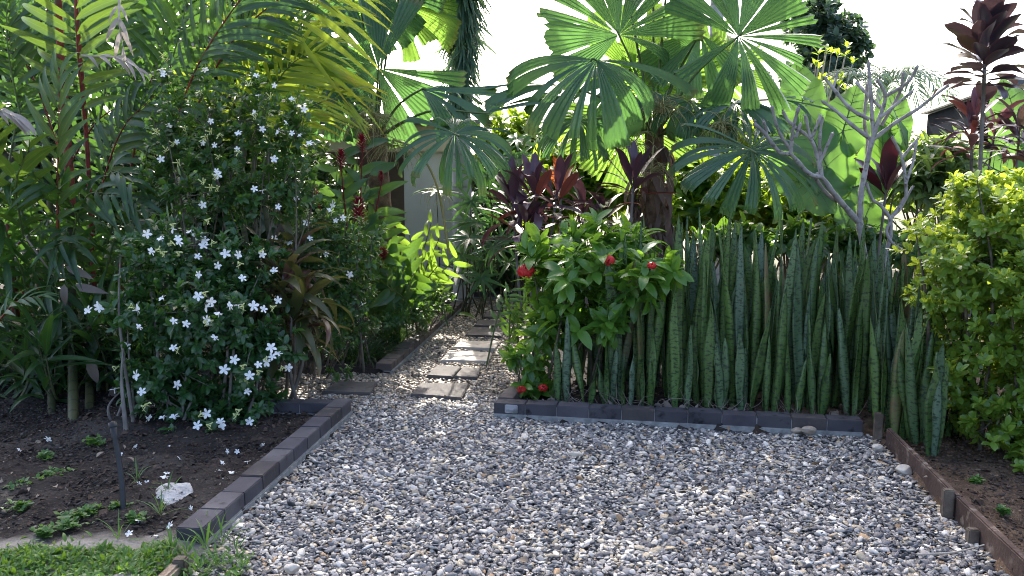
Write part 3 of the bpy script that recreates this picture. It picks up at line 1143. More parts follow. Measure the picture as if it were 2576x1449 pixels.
ROCK = rough_mat('pale_rough_rock', (.34, .32, .30), (.5, .48, .45), 12, .95, 1.0, 45, c3=(.06, .055, .05), bdist=.02)
PST = rough_mat('cream_stone', (.42, .36, .29), (.55, .5, .42), 12, .8, .4, 60)
BST = rough_mat('brown_stone', (.24, .19, .14), (.32, .27, .21), 12, .8, .4, 60)
boulder('rock', 'rough pale grey rock speckled with soil, lying on the dark bed', 'rock', ground(443, 1250, .02), (.115, .12, .04), ROCK, 3, shear=.38)
boulder('stone', 'rounded brown stone resting against the right end of the snake plant edging', 'stone', ground(2034, 1084, .02), (.05, .035, .03), BST, 5)
boulder('stone', 'flat brown stone touching the rounded one at the snake plant edging', 'stone', ground(2006, 1082, .012), (.04, .03, .022), BST, 6)
boulder('stone', 'cream white stone near the first stake of the timber board', 'stone', ground(2207, 1128, .002), (.036, .03, .026), PST, 8)
boulder('stone', 'cream white stone lying on the gravel just clear of the timber board', 'stone', ground(2274, 1185, .004), (.044, .034, .034), PST, 9)
boulder('stone', 'long cream stone out in the middle of the grey gravel', 'stone', ground(1446, 1143, .022), (.045, .02, .016), PST, 10)
boulder('stone', 'cream pebble larger than the others by the pale stick near the lawn corner', 'stone', ground(735, 1430, .022), (.035, .028, .02), PST, 12)

# ------------------------------------------------------------------ pipe riser and log
PIPE = rough_mat('black_pipe', (.012, .013, .014), (.025, .025, .027), 20, .45, .1, 80)
b, t = ground(313, 1316, -.03), at(285, 1075, 3.78)
root = thing('pipe_riser', 'black irrigation pipe standing upright in the soil', 'garden pipe', b)
mb = MB()
P = smooth_path([b, b * .5 + t * .5 + np.array([.01, 0, 0]), t], 8)
tube(mb, P, .0125, 14)
mb.build('pipe', PIPE, root)
mb = MB()
d = nrm(P[-1] - P[-2])
tube(mb, [P[-1] - d * .06, P[-1] - d * .045, P[-1], P[-1] + d * .004], [.013, .016, .016, .012], 14)
tube(mb, [P[-1] - d * .0, P[-1] + d * .022, P[-1] + d * .024], [.019, .019, .013], 14)
mb.build('pipe_cap', PIPE, root)

LOGM = rough_mat('split_log', (.14, .10, .07), (.36, .28, .2), 8, .95, .8, 50)
mb = MB()
a, b_ = ground(395, 1470, .03), ground(436, 1418, .05)
bm = bmesh.new()
rbox(mb, (a[:2] + b_[:2]) / 2, nrm((b_ - a)[:2]), np.array([-nrm((b_ - a)[:2])[1], nrm((b_ - a)[:2])[0]]), .17, .05, .045, .0, bev=.010, jit=.1)
tag(mb.build('timber_offcut', LOGM, None, smooth=False), 'broken timber offcut lying on the lawn edge by the gravel', 'timber offcut')
mb = MB()
c = ground(455, 1440, .0)[:2]
rbox(mb, c, np.array([1., 0]), np.array([0, 1.]), .05, .05, .09, -.03, bev=.006, jit=.05)
tag(mb.build('wooden_peg', STAKE, None, smooth=False), 'short dark wooden peg beside the broken offcut at the lawn edge', 'peg')


def stick(label, pts, r, mat='paletwig', z=.03):
    mb = MB()
    P = smooth_path([ground(u, v, z) for u, v in pts], 6)
    P[:, 2] += np.linspace(0, .012, len(P))
    tube(mb, P, np.linspace(r, r * .6, len(P)), 7)
    tag(mb.build('stick', M[mat], None), label, 'stick')


stick('pale straight stick on the gravel by the near end of the left edging', [(645, 1305), (662, 1325), (678, 1340)], .006)
stick('long thin pale stick on the gravel beside the timber board', [(2305, 1395), (2400, 1393), (2475, 1378)], .005)
stick('short pale stick on the gravel at the middle, lower half', [(1570, 1270), (1610, 1267), (1650, 1266)], .004)
stick('dark twig on the gravel in front of the timber board', [(2083, 1190), (2092, 1172), (2105, 1158)], .005, 'twig')
stick('thin curved twig on the gravel near the stake', [(2180, 1245), (2225, 1255), (2248, 1280)], .003)


# ------------------------------------------------------------------ litter, lawn, weeds, fallen flowers
def chips():
    n = 16000
    x = np.concatenate([rng.uniform(-4.2, -1.0, n), rng.uniform(1.6, 4.5, n // 2), rng.uniform(.1, 2.8, n // 3)])
    y = np.concatenate([rng.uniform(3.4, 6.4, n), rng.uniform(2.4, 6.0, n // 2), rng.uniform(5.2, 7.0, n // 3)])
    k = ~in_poly(x, y, GRAVEL) & ~in_poly(x, y, [tuple(L_near), tuple(L_near + nL * .12), tuple(L_far + nL * .12), tuple(L_far)])
    k &= ~((y < 3.5) & (x < 0) & (rng.random(len(x)) < .85))
    x, y = x[k], y[k]
    n = len(x)
    T = np.stack([x, y, soil_z(x, y) + .005], 1)
    D = rng.normal(size=(n, 3)) * np.array([1, 1, .25])
    tm = [leaf(1, .35, 'lance', 3, .3, .9), leaf(1, .6, 'ovate', 3, .5, .5), leaf(1, .14, 'strap', 3, .3, .3)]
    mb = MB()
    scatter(mb, tm, nrm(D), np.tile([0, 0, 1.], (n, 1)) + rng.normal(size=(n, 3)) * .5, T, rng.random(n), np.minimum(np.exp(rng.normal(math.log(.017), .6, n)), .05))
    mat = leaf_mat('leaf_mulch', (.02, .015, .012), (.085, .06, .045), 0, None, .9, odd=((.22, .18, .14), .955), spec=.15)
    mb.build('leaf_litter', mat, None, kind='stuff')


chips()
n = 90                                     # dry leaf bits blown over the gravel
x, y = rng.uniform(-1.5, 2.6, 4 * n), rng.uniform(3.0, 6.0, 4 * n)
k = np.where(in_poly(x, y, GRAVEL))[0][:n]
mb = MB()
scatter(mb, [leaf(1, .4, 'lance', 4, .35, 1.0, twist=.6), leaf(1, .55, 'ovate', 4, .35, .8, twist=-.5), leaf(1, .10, 'strap', 3, .3, .3)], nrm(rng.normal(size=(len(k), 3)) * np.array([1, 1, .2])),
        np.tile([0, 0, 1.], (len(k), 1)) + rng.normal(size=(len(k), 3)) * .4, np.stack([x[k], y[k], np.full(len(k), .012)], 1), rng.random(len(k)), rng.uniform(.02, .055, len(k)))
mb.build('gravel_leaf_litter', leaf_mat('dry_leaf_bits', (.14, .085, .045), (.33, .25, .16), .15, None, .8), None, kind='stuff')
BEDL = [tuple(L_near + nL * .13), tuple(L_far + nL * .13), (-5.2, 6.6), (-5.2, 3.4), (L_near[0] - .5, 3.42)]
BEDR = [(timx(2.4) + .1, 2.4), (timx(5.2) + .1, 5.2), (4.5, 5.2), (4.5, 2.4)]
for nm_, pl_, cl_ in (('soil_crumbs', BEDL, [(.013, .010, .009), (.024, .019, .016), (.009, .008, .007), (.05, .042, .036)]), ('bed_crumbs', BEDR, [(.05, .033, .022), (.09, .06, .04), (.035, .024, .017)])):
    CRUMB = None
    pebble_field(nm_, pl_, t1, .030, .0085, cl_, [1] * len(cl_), 1, None, None, None, lp_color_mat('crumb', .95, 60, .3), .018)


def lawn():
    n = 30000
    x = rng.uniform(-3.6, L_near[0] + .25, n)
    y = rng.uniform(2.5, LAWN_Y + .08, n)
    edge = LAWN_Y - .07 + .12 * (vnoise(x, y, .13, 9) - .5)
    edge = edge + np.where(rng.random(n) < .06, rng.uniform(0, .14, n), 0)
    k = (y < edge) & (vnoise(x, y, .09, 10) > .12) & ~((x > L_near[0] - .05) & (rng.random(n) < .75))
    x, y = x[k], y[k]
    n = len(x)
    T = np.stack([x, y, np.full(n, .0)], 1)
    T[:, 2] = np.maximum(0, soil_z(x, y)) - .004
    D = rng.normal(size=(n, 3)) * .8 + np.array([0, 0, .75])
    D[:, 2] = np.abs(D[:, 2]) + .12
    tm = [leaf(1, .18, 'lance', 4, .4, 1.4), leaf(1, .22, 'lance', 4, .3, .8), leaf(1, .3, 'lance', 4, .2, 1.1)]
    mb = MB()
    scatter(mb, tm, nrm(D), np.tile([0, 0, 1.], (n, 1)) + rng.normal(size=(n, 3)) * .3, T, rng.random(n), rng.uniform(.025, .055, n))
    mb.build('lawn_grass', M['grass'], None, kind='stuff')


lawn()


def tuft(label, u, v, n, L, mat='weed', W=.006, group=None, z=.01, cat='weed', name='grass_tuft', kind='lance', el=(.5, 1.4), droop=(.5, 1.5)):
    p = ground(u, v, z)
    mb = MB()
    rosette(mb, p, n, L, W, kind, el, droop, .3, 0, .01, nseg=5)
    o = mb.build(name, M[mat], None)
    return tag(o, label, cat, group)


TG = 'grass tufts along the gravel and soil'
for (u, v, n, L) in [(520, 1385, 12, .15), (470, 1400, 10, .11), (545, 1425, 8, .10), (500, 1440, 10, .10), (595, 1390, 6, .08), (430, 1390, 10, .11), (560, 1370, 9, .14), (610, 1440, 5, .07)]:
    tuft('green grass tuft rooted round the near end of the left block edging', u, v, n, L, group='grass tufts at the end of the block edging', W=.009)
for (u, v, n, L) in [(405, 1300, 9, .14), (420, 1255, 8, .12), (300, 1365, 7, .14), (520, 1335, 6, .12), (345, 1215, 7, .11)]:
    tuft('thin green grass tuft growing from the bare soil near the pipe', u, v, n, L, group='grass tufts on the dark soil', W=.007)
for (u, v, n, L) in [(1080, 1030, 1, .05)]:
    pass


def weed(u, v, s, lab, grp):
    p = ground(u, v, .02)
    mb = MB()
    n = int(20 * s) + 9
    q = p + np.stack([rng.normal(0, .028 * s, n), rng.normal(0, .025 * s, n), rng.uniform(.0, .025, n)], 1)
    whorls(mb, q, np.tile([0, 0, 1.], (n, 1)), [leaf(.026, .017, 'ovate', 3, .2, .4)], 4, spread=(.9, 1.5), along=.01, up=.5)
    tag(mb.build('weed', M['weed'], None), lab, 'weed', grp)


for (u, v, s) in [(140, 1195, 1.3), (55, 1225, 1.2), (240, 1115, .9), (195, 1300, 1.1), (170, 1325, 1.0), (230, 1290, 1.0), (300, 1280, .7), (120, 1150, .8), (340, 1310, .7), (45, 1280, .8), (525, 1300, .6), (480, 1350, .6), (110, 1345, .7)]:
    weed(u, v, s, 'low small-leaved green weed creeping on the dark soil', 'weeds on the dark bed')
weed(2455, 1215, .5, 'tiny weed on the brown soil behind the timber board', None)
weed(2520, 1290, .4, 'sparse weed on the brown soil under the clipped bright bush', None)

fl = pinwheel_mesh('fallen_flower', M['petal'])
pts = [(120, 1105), (48, 1132), (300, 1145), (425, 1080), (560, 1165), (545, 1185), (585, 1190), (455, 1230), (480, 1280), (490, 1290), (620, 1280), (633, 1275), (510, 1310), (520, 1325), (325, 1342), (395, 1348), (500, 1395),
       (500, 1425), (700, 1130), (740, 1125), (660, 1190), (690, 1175), (610, 1245), (370, 1215), (640, 1240), (575, 1210), (700, 1160), (760, 1095), (420, 1190), (350, 1155)] + [(float(rng.uniform(330, 760)), float(rng.uniform(1110, 1330))) for _ in range(26)]
pts = [q for q in pts if q[0] < 800 - (q[1] - 1040) * 1.25]
for (u, v) in pts:
    p = ground(u, v, .035)
    o = bpy.data.objects.new('fallen_flower', fl)
    COL.objects.link(o)
    o.location = p
    o.rotation_euler = (rng.normal() * .7, rng.normal() * .7, rng.random() * 6)
    s = rng.uniform(.45, .8)
    o.scale = (s, s, s * .8)
    tag(o, 'small white blossom fallen on the dark soil', 'fallen flower', 'white blossoms fallen on the soil')
# ------------------------------------------------------------------ snake plants
def snake_mat():
    m, nt, out = new_mat('snake_plant_leaf')
    x, y, r = lp_(nt)
    tc = N(nt, 'TexCoord')
    cmb = N(nt, 'CombineXYZ')
    nt.links.new(math_(nt, 'ADD', math_(nt, 'MULTIPLY', x, 1.1), math_(nt, 'MULTIPLY', r, 31)), cmb.inputs[0])
    nt.links.new(math_(nt, 'MULTIPLY', y, 62), cmb.inputs[1])
    nt.links.new(math_(nt, 'MULTIPLY', r, 17), cmb.inputs[2])
    b = noise_(nt, 1.1, 5, vec=cmb.outputs[0])
    base = mix_(nt, r, (.055, .11, .026), (.10, .18, .045))
    base = mix_(nt, ramp_(nt, math_(nt, 'FRACT', math_(nt, 'MULTIPLY', r, 7.3)), .55, .95), base, (.10, .16, .10))
    c = mix_(nt, math_(nt, 'MULTIPLY', ramp_(nt, b, .52, .60), .85), base, (.010, .026, .013))
    c = mix_(nt, math_(nt, 'MULTIPLY', ramp_(nt, b, .40, .28), .4), c, (.14, .20, .12))
    c = mix_(nt, math_(nt, 'MULTIPLY', ramp_(nt, math_(nt, 'ABSOLUTE', x), .9, 1), .4), c, (.14, .16, .06))
    old = math_(nt, 'MULTIPLY', math_(nt, 'GREATER_THAN', r, .95), ramp_(nt, noise_(nt, 5, 4), .35, .6))
    c = mix_(nt, old, c, (.16, .12, .06))
    p = N(nt, 'BsdfPrincipled', Roughness=.42)
    nt.links.new(c, p.inputs['Base Color'])
    t = N(nt, 'BsdfTranslucent')
    nt.links.new(mix_(nt, .6, c, (.12, .22, .04)), t.inputs[0])
    mx = N(nt, 'MixShader')
    mx.inputs[0].default_value = .12
    nt.links.new(p.outputs[0], mx.inputs[1])
    nt.links.new(t.outputs[0], mx.inputs[2])
    nt.links.new(mx.outputs[0], out.inputs[0])
    return m


M['snake'] = snake_mat()


def snake_leaf_mesh(mb, base, L, W, az, lean, leanaz, bend, twist):
    n = 16
    t = np.linspace(0, 1, n + 1)
    w = W / 2 * np.where(t < .55, .52 + .48 * np.sin(PI / 2 * t / .55), np.maximum(.0, 1 - np.abs((t - .55) / .45)) ** .62 if True else 0)
    w[-1] = .001
    th = lean + bend * t
    ds = L / n
    hx = np.concatenate([[0], np.cumsum(np.sin((th[1:] + th[:-1]) / 2) * ds)])
    hz = np.concatenate([[0], np.cumsum(np.cos((th[1:] + th[:-1]) / 2) * ds)])
    sec = np.array([(-1, 0), (-.5, -.17), (0, -.26), (.5, -.17), (1, 0), (.5, -.07), (0, -.13), (-.5, -.07)])
    V, LP = [], []
    ph0 = rng.random() * 6
    for i in range(n + 1):
        a = az + twist * t[i]
        ux, uy = np.array([math.cos(a), math.sin(a), 0]), np.array([-math.sin(a), math.cos(a), 0])
        deep = 1.25 - .55 * t[i]
        wob = .10 * W * math.sin(t[i] * 9 + ph0)
        for (sx, sy) in sec:
            p = base + np.array([math.cos(leanaz) * hx[i], math.sin(leanaz) * hx[i], hz[i]]) + ux * (sx * w[i]) + uy * (sy * w[i] * deep * 1.6 + wob * sx * .8) + ux * wob * .5
            V.append(p)
            LP.append((sx, t[i] * L, 0))
    m = len(sec)
    F = [(i * m + j, i * m + (j + 1) % m, (i + 1) * m + (j + 1) % m, (i + 1) * m + j) for i in range(n) for j in range(m)]
    LP = np.array(LP)
    LP[:, 2] = rng.random()
    mb.add(np.array(V), F, LP)


def snake_clump(p, hs, label, group, W=(.045, .075)):
    root = thing('snake_plant', label, 'snake plant', p, group)
    a0 = rng.random() * 6
    for i, h in enumerate(hs):
        mb = MB()
        a = a0 + i * 2.4
        q = p + np.array([math.cos(a), math.sin(a), 0]) * rng.uniform(.015, .05)
        snake_leaf_mesh(mb, q, h, rng.uniform(*W), rng.normal() * .45 + (PI if rng.random() < .5 else 0), abs(rng.normal()) * .085 + .015, a + rng.normal() * .6, rng.normal() * .10, rng.normal() * .9)
        mb.build('leaf', M['snake'], root)


def snake_bed():
    front = R_a + nR * .2
    W_ = np.linalg.norm(R_b - R_a)
    # front row: short and mid-height leaves, feet visible
    cells = []
    for s in np.arange(.42, W_ + .0, .15):
        cells.append((s + rng.normal() * .025, .06 + rng.uniform(0, .10), 'f'))
    for row, (d, st) in enumerate(((.25, .175), (.43, .165), (.64, .17), (.88, .185), (1.12, .21))):
        for s in np.arange(.42 + .05 * row, W_ + .55, st):
            cells.append((s + rng.normal() * .04, d + rng.normal() * .05, 'b'))
    for s, d, k in cells:
        xy = front + dR * s + nR * d
        p = np.array([xy[0], xy[1], .015])
        if k == 'f':
            hs = [rng.uniform(.30, .72) for _ in range(rng.integers(2, 4))]
            hs[0] += .15
            if s < 1.05:
                hs = [h * .78 for h in hs]
            snake_clump(p, hs, 'banded snake plant in the front row, its foot just behind the charcoal blocks', 'snake plants in the front row', (.050, .078))
        else:
            top = .82 + .28 * min(1, s / 1.0) + .04 * d
            if s < .75 and d < .5:
                continue
            hs = [rng.uniform(.62, 1.0) * top * (1.08 + .10 * math.sin(s * 1.9 - 1.2)) for _ in range(rng.integers(3, 5))]
            snake_clump(p, hs, 'tall banded snake plant crowded behind the front row', 'snake plants crowded in the rows behind', (.056, .112))
    # the loose ones past the end of the edging, behind the timber board
    for (u, v, h) in [(2205, 1095, .95), (2255, 1110, .9), (2300, 1120, .75), (2330, 1150, .55), (2290, 1090, 1.0), (2360, 1100, .8), (2240, 1060, 1.05), (2410, 1100, .7), (2330, 1060, .9)]:
        p = ground(u + 14, v - 6, .015)
        snake_clump(p, [h * rng.uniform(.7, 1.05) for _ in range(4)], 'banded snake plant standing behind the upper end of the timber board', 'snake plants behind the timber board', (.05, .085))


snake_bed()
# dry strands and a caught leaf among their feet
mb = MB()
for i in range(90):
    s = rng.uniform(.3, np.linalg.norm(R_b - R_a))
    xy = R_a + nR * rng.uniform(.14, .34) + dR * s
    p = np.array([xy[0], xy[1], .03])
    d = nrm(np.array([rng.normal(), rng.normal() * .4 - .1, rng.uniform(.1, 1.2)]))
    L = rng.uniform(.06, .2)
    tube(mb, smooth_path([p, p + d * L * .5 + rng.normal(size=3) * .02, p + d * L + rng.normal(size=3) * .03], 4), np.linspace(.003, .001, 9), 4, rng.random())
tm = [leaf(1, .3, 'lance', 4, .3, 1.4, twist=1.5), leaf(1, .5, 'ovate', 4, .4, 1.2, twist=-.8)]
n = 110
s = rng.uniform(.2, np.linalg.norm(R_b - R_a), n)
T = np.column_stack([R_a + nR * rng.uniform(.12, .32, (n, 1)) + dR * s[:, None], np.full(n, .035)])
scatter(mb, tm, nrm(rng.normal(size=(n, 3)) * np.array([1, .5, .5])), rand_dirs(n, 1), T, rng.random(n), rng.uniform(.03, .09, n))
mb.build('dry_leaf_debris', leaf_mat('dry_debris', (.10, .075, .055), (.30, .25, .21), .15, None, .8), None, kind='stuff')
mb = MB()
p = at(2045, 948, 5.42)
mb.inst(leaf(.085, .07, 'ovate', 6, .35, 1.3, side=2, cup=.4), frames(np.array([[.9, -.1, -.35]]), np.array([[0, -.6, .8]])), (p - np.array([.04, 0, 0]))[None], [.5])
tube(mb, smooth_path([p + np.array([-.04, 0, 0]), p + np.array([-.01, -.01, .035]), p + np.array([.05, 0, .03])], 4), .0018, 4)
tag(mb.build('dead_leaf', leaf_mat('tan_dead_leaf', (.24, .17, .13), (.34, .26, .2), .2, None, .7), None), 'curled tan dead leaf caught between the snake plants', 'dead leaf')


# ------------------------------------------------------------------ white-flowered bushes on the left
jas = [leaf(.062, .030, 'ovate', 5, .2, .5), leaf(.070, .033, 'ovate', 5, .25, .9), leaf(.055, .028, 'ovate', 5, .15, .2)]
b0 = ground(420, 1085, 0)
low = [(520, 780, 5.3, 215, 130, .50), (420, 640, 5.4, 120, 90, .36), (610, 660, 5.5, 120, 90, .36), (330, 770, 5.25, 85, 60, .24), (640, 880, 5.3, 110, 110, .36), (440, 930, 5.25, 140, 110, .36), (540, 1080, 5.0, 120, 50, .28), (420, 1010, 5.1, 90, 60, .22),
       (560, 1040, 5.15, 120, 80, .28), (640, 1000, 5.25, 90, 80, .26), (340, 960, 5.3, 50, 80, .2), (420, 1050, 5.15, 40, 40, .15), (270, 800, 5.3, 30, 30, .1)]
root, Bj = bush('white_flowered_bush', 'dense dark-leaved bush studded with white pinwheel flowers beside the pipe', 'bush', b0, low, 980, 8, jas, 'jasmine', 'trunk', None, 20, .015, .4, base_spread=.14, twigs=90)
fm = pinwheel_mesh('flower', M['petal'])
F1 = [(370, 588), (405, 600), (380, 633), (435, 577), (480, 582), (497, 592), (450, 610), (515, 605), (498, 645), (548, 668), (500, 690), (568, 638), (600, 640), (660, 640), (690, 680), (222, 780), (250, 775), (345, 780),
      (350, 823), (408, 750), (437, 808), (468, 815), (499, 745), (520, 772), (530, 760), (550, 790), (578, 770), (520, 805), (600, 768), (638, 770), (663, 778), (682, 875), (685, 897), (700, 755), (437, 875), (445, 968),
      (343, 943), (287, 980), (357, 985), (278, 1062), (373, 1052), (410, 1050), (439, 1048), (497, 1070), (520, 1040), (555, 1060), (628, 1060), (622, 985), (628, 945), (565, 930), (650, 918), (725, 925), (448, 600), (512, 618),
      (610, 700), (672, 910), (248, 768), (558, 1068), (700, 890), (590, 905), (540, 850), (318, 872)]
flower_parts(root, fm, F1, Bj, 5.15, size=(.8, 1.2), buds=30)

mid_l = leaf(.05, .026, 'ovate', 4, .2, .6)
b1 = ground(560, 1000, 0) + np.array([-.1, .45, 0])
upper = [(430, 330, 5.95, 60, 150, .22), (530, 330, 5.9, 70, 150, .25), (650, 310, 5.95, 80, 130, .28), (745, 330, 6.0, 60, 110, .25), (560, 480, 5.8, 170, 110, .3), (720, 470, 5.9, 90, 90, .28), (400, 470, 5.9, 60, 90, .2),
         (410, 200, 5.95, 22, 40, .08), (515, 195, 5.95, 25, 40, .08), (640, 200, 5.95, 30, 40, .1)]
root, Bu = bush('white_flowered_bush', 'tall thin-stemmed bush with scattered white flowers, standing behind the dense one', 'bush', b1, upper, 620, 7, [jas[0], mid_l, jas[2]], 'jasmine_small', 'twig', None, 24, .012, .55, base_spread=.16, twigs=60)
F2 = [(408, 180), (412, 188), (515, 175), (445, 357), (425, 315), (510, 360), (530, 305), (540, 365), (545, 430), (405, 400), (510, 515), (597, 375), (640, 475), (548, 440), (650, 240), (645, 190), (700, 330), (735, 335), (755, 340),
      (765, 275), (735, 250), (690, 215), (600, 335), (640, 285), (660, 325), (720, 310), (780, 360), (690, 400), (660, 480), (700, 520)]
flower_parts(root, fm, F2, Bu, 5.8, size=(.6, 1.0), buds=24)
b2 = ground(830, 940, 0) + np.array([-.1, .5, 0])
third = [(800, 560, 6.4, 90, 80, .3), (870, 620, 6.6, 110, 80, .32), (800, 690, 6.3, 100, 80, .3), (870, 740, 6.5, 90, 90, .3), (760, 620, 6.2, 70, 70, .25), (900, 820, 6.6, 60, 50, .2), (840, 850, 6.2, 50, 50, .18), (860, 930, 6.0, 50, 25, .12)]
root, Bt = bush('white_flowered_bush', 'small-leaved bush with a few white flowers, arching over the grassy mound by the path', 'bush', b2, third, 780, 7, [mid_l, leaf(.042, .022, 'ovate', 4, .2, .8)], 'jasmine_small', 'twig', None, 20, .012, .4, base_spread=.12, twigs=60)
F3 = [(830, 530), (838, 515), (845, 555), (862, 548), (755, 520), (770, 560), (690, 600), (800, 765), (780, 600), (912, 765), (880, 690), (820, 640), (730, 610), (760, 480), (745, 500)]
flower_parts(root, fm, F3, Bt, 6.1, size=(.75, 1.15), buds=10)

# ------------------------------------------------------------------ olive strap-leaved plants under the bush
for lab, u, v, Y, tops, n, L in (('olive and brown strap-leaved plant drooping over the bed corner', 745, 1015, 5.55, [(735, 860, 5.55), (770, 800, 5.65), (715, 760, 5.6)], 22, .44),
                                 ('olive strap-leaved plant growing deeper inside the bush', 690, 980, 5.9, [(680, 740, 5.9), (740, 680, 6.0)], 18, .42)):
    b = ground(u, v, 0)
    cordyline('strap_leaf_plant', lab, b, [at(*t) for t in tops], n, L, .075, 'brom', None, 'strap-leaved plant', .014, 'lance', (.9, 2.1), (-.3, 1.2), .18)

# ------------------------------------------------------------------ red-stemmed palms
def stem(root, pts, r, mat, name='stem', n=9):
    mb = MB()
    P = smooth_path(pts, 6)
    tube(mb, P, np.linspace(r[0], r[1], len(P)), n)
    return mb.build(name, M[mat], root)


b = ground(180, 1075, 0)
root = thing('red_stemmed_palm', 'clumping palm with bright red crownshafts and feathery dark fronds', 'palm', b)
stem(root, [ground(185, 1075, -.03), at(182, 800, 6.1), at(178, 520, 6.15)], (.034, .028), 'cane')
stem(root, [at(178, 530, 6.15), at(172, 400, 6.18), at(150, 100, 6.2), at(146, -60, 6.2)], (.036, .022), 'redstem', 'red_sheath')
stem(root, [ground(270, 1060, -.03), at(262, 960, 6.05), at(250, 820, 6.2)], (.022, .02), 'cane')
stem(root, [at(250, 825, 6.2), at(235, 700, 6.3), at(222, 420, 6.3), at(205, 180, 6.25), at(188, -30, 6.2)], (.02, .012), 'redstem', 'red_sheath')
stem(root, [ground(100, 1060, -.03), at(104, 960, 6.15), at(110, 850, 6.3)], (.03, .026), 'cane')
stem(root, [at(110, 855, 6.3), at(95, 640, 6.3)], (.03, .018), 'redstem', 'red_sheath')
stem(root, [ground(300, 1050, -.03), at(308, 980, 6.1), at(315, 900, 6.2)], (.018, .016), 'cane')
stem(root, [at(315, 905, 6.2), at(300, 640, 6.4)], (.016, .01), 'redstem', 'red_sheath')
stem(root, [ground(40, 1070, -.03), at(42, 960, 6.2), at(45, 850, 6.4)], (.03, .026), 'cane')
stem(root, [at(45, 855, 6.4), at(20, 560, 6.4)], (.03, .02), 'redstem', 'red_sheath')
stem(root, [ground(225, 1050, -.03), at(228, 800, 6.5), at(232, 560, 6.6)], (.03, .026), 'cane')
stem(root, [ground(130, 1050, -.03), at(132, 800, 6.6), at(126, 500, 6.6)], (.028, .024), 'cane')
FR = [([(145, 600, 6.0), (146, 400, 5.9), (150, 190, 5.85)], .46, 10, .062, 'palm_light', (1.0, .35)),
      ([(215, 330, 6.2), (198, 160, 6.1), (188, -20, 6.05), (196, -170, 6.1)], .60, 15, .072, 'palm_light', (1.25, .8)),
      ([(430, 340, 6.6), (500, 160, 6.5), (620, -20, 6.4), (720, -100, 6.4)], .68, 24, .056, 'palm_leaf', (1.0, .4)),
      ([(360, 420, 6.9), (420, 200, 6.8), (470, 0, 6.8), (480, -160, 6.8)], .66, 20, .056, 'palm_leaf', (1.1, .5)),
      ([(60, 600, 6.0), (40, 470, 5.7), (70, 380, 5.5)], .46, 6, .075, 'palm_light', (.9, .3)),
      ([(150, 380, 7.0), (70, 170, 6.9), (-60, 0, 6.8)], .66, 18, .056, 'palm_leaf', (1.1, .5)),
      ([(180, 200, 7.1), (120, 20, 7.1), (30, -140, 7.1)], .66, 18, .056, 'palm_leaf', (1.1, .5)),
      ([(60, 330, 6.9), (20, 120, 6.8), (20, -80, 6.8)], .66, 18, .056, 'palm_leaf', (1.1, .5)),
      ([(300, 700, 6.6), (330, 560, 6.5), (400, 460, 6.4)], .4, 10, .035, 'palm_leaf', (1.0, .5)),
      ([(290, 830, 6.5), (310, 700, 6.4), (290, 600, 6.3)], .36, 9, .04, 'palm_leaf', (1.0, .5)),
      ([(-40, 860, 5.6), (35, 765, 5.55), (105, 745, 5.5)], .24, 9, .034, 'palm_light', (1.25, .35)),
      ([(120, 900, 6.2), (60, 740, 6.1), (-40, 640, 6.0)], .42, 10, .04, 'palm_leaf', (1.0, .5)),
      ([(180, 950, 6.2), (240, 860, 6.0), (260, 930, 5.9)], .34, 7, .06, 'palm_leaf', (1.0, .5)),
      ([(100, 960, 6.2), (140, 880, 6.0), (110, 960, 5.8)], .34, 7, .06, 'palm_leaf', (1.0, .5)),
      ([(60, 980, 6.2), (90, 900, 6.0), (60, 980, 5.7)], .3, 6, .055, 'palm_leaf', (1.0, .5)),
      ([(230, 560, 6.7), (300, 340, 6.6), (390, 240, 6.5)], .55, 13, .056, 'palm_leaf', (1.0, .5)),
      ([(250, 300, 7.0), (290, 100, 7.0), (330, -60, 7.0)], .66, 18, .056, 'palm_leaf', (1.1, .5)),
      ([(20, 560, 6.2), (-20, 400, 5.9), (-20, 300, 5.6)], .45, 8, .05, 'palm_light', (.9, .4)),
      ([(500, 260, 7.0), (580, 110, 7.0), (700, 0, 6.9), (780, -30, 6.9)], .6, 20, .052, 'palm_leaf', (1.0, .4)),
      ([(300, 900, 6.9), (260, 700, 6.9), (210, 560, 6.9)], .5, 12, .036, 'palm_leaf', (1.0, .5)),
      ([(80, 760, 6.9), (30, 560, 6.9), (-60, 420, 6.9)], .5, 12, .036, 'palm_leaf', (1.0, .5)),
      ([(330, 330, 7.2), (400, 140, 7.2), (430, -60, 7.2)], .7, 20, .058, 'palm_leaf', (1.1, .5)),
      ([(560, 330, 7.3), (640, 160, 7.2), (760, 70, 7.1)], .6, 16, .05, 'palm_leaf', (1.0, .4)),
      ([(90, 240, 7.4), (200, 40, 7.3), (330, -90, 7.2)], .7, 20, .058, 'palm_leaf', (1.1, .5)),
      ([(20, 420, 7.2), (60, 240, 7.2), (140, 120, 7.1)], .6, 16, .056, 'palm_leaf', (1.1, .5)),
      ([(330, 420, 7.3), (360, 300, 7.2), (440, 230, 7.1)], .55, 14, .05, 'palm_leaf', (1.1, .5)),
      ([(260, 420, 7.4), (330, 200, 7.3), (330, 20, 7.3)], .66, 18, .056, 'palm_leaf', (1.1, .5)),
      ([(150, 460, 7.4), (250, 300, 7.3), (380, 240, 7.2)], .6, 16, .056, 'palm_leaf', (1.1, .5)),
      ([(60, 120, 7.5), (160, -20, 7.4), (300, -60, 7.4)], .7, 18, .058, 'palm_leaf', (1.1, .5)),
      ([(400, 660, 6.9), (460, 480, 6.9), (480, 330, 6.9)], .5, 12, .034, 'palm_leaf', (1.0, .5))]
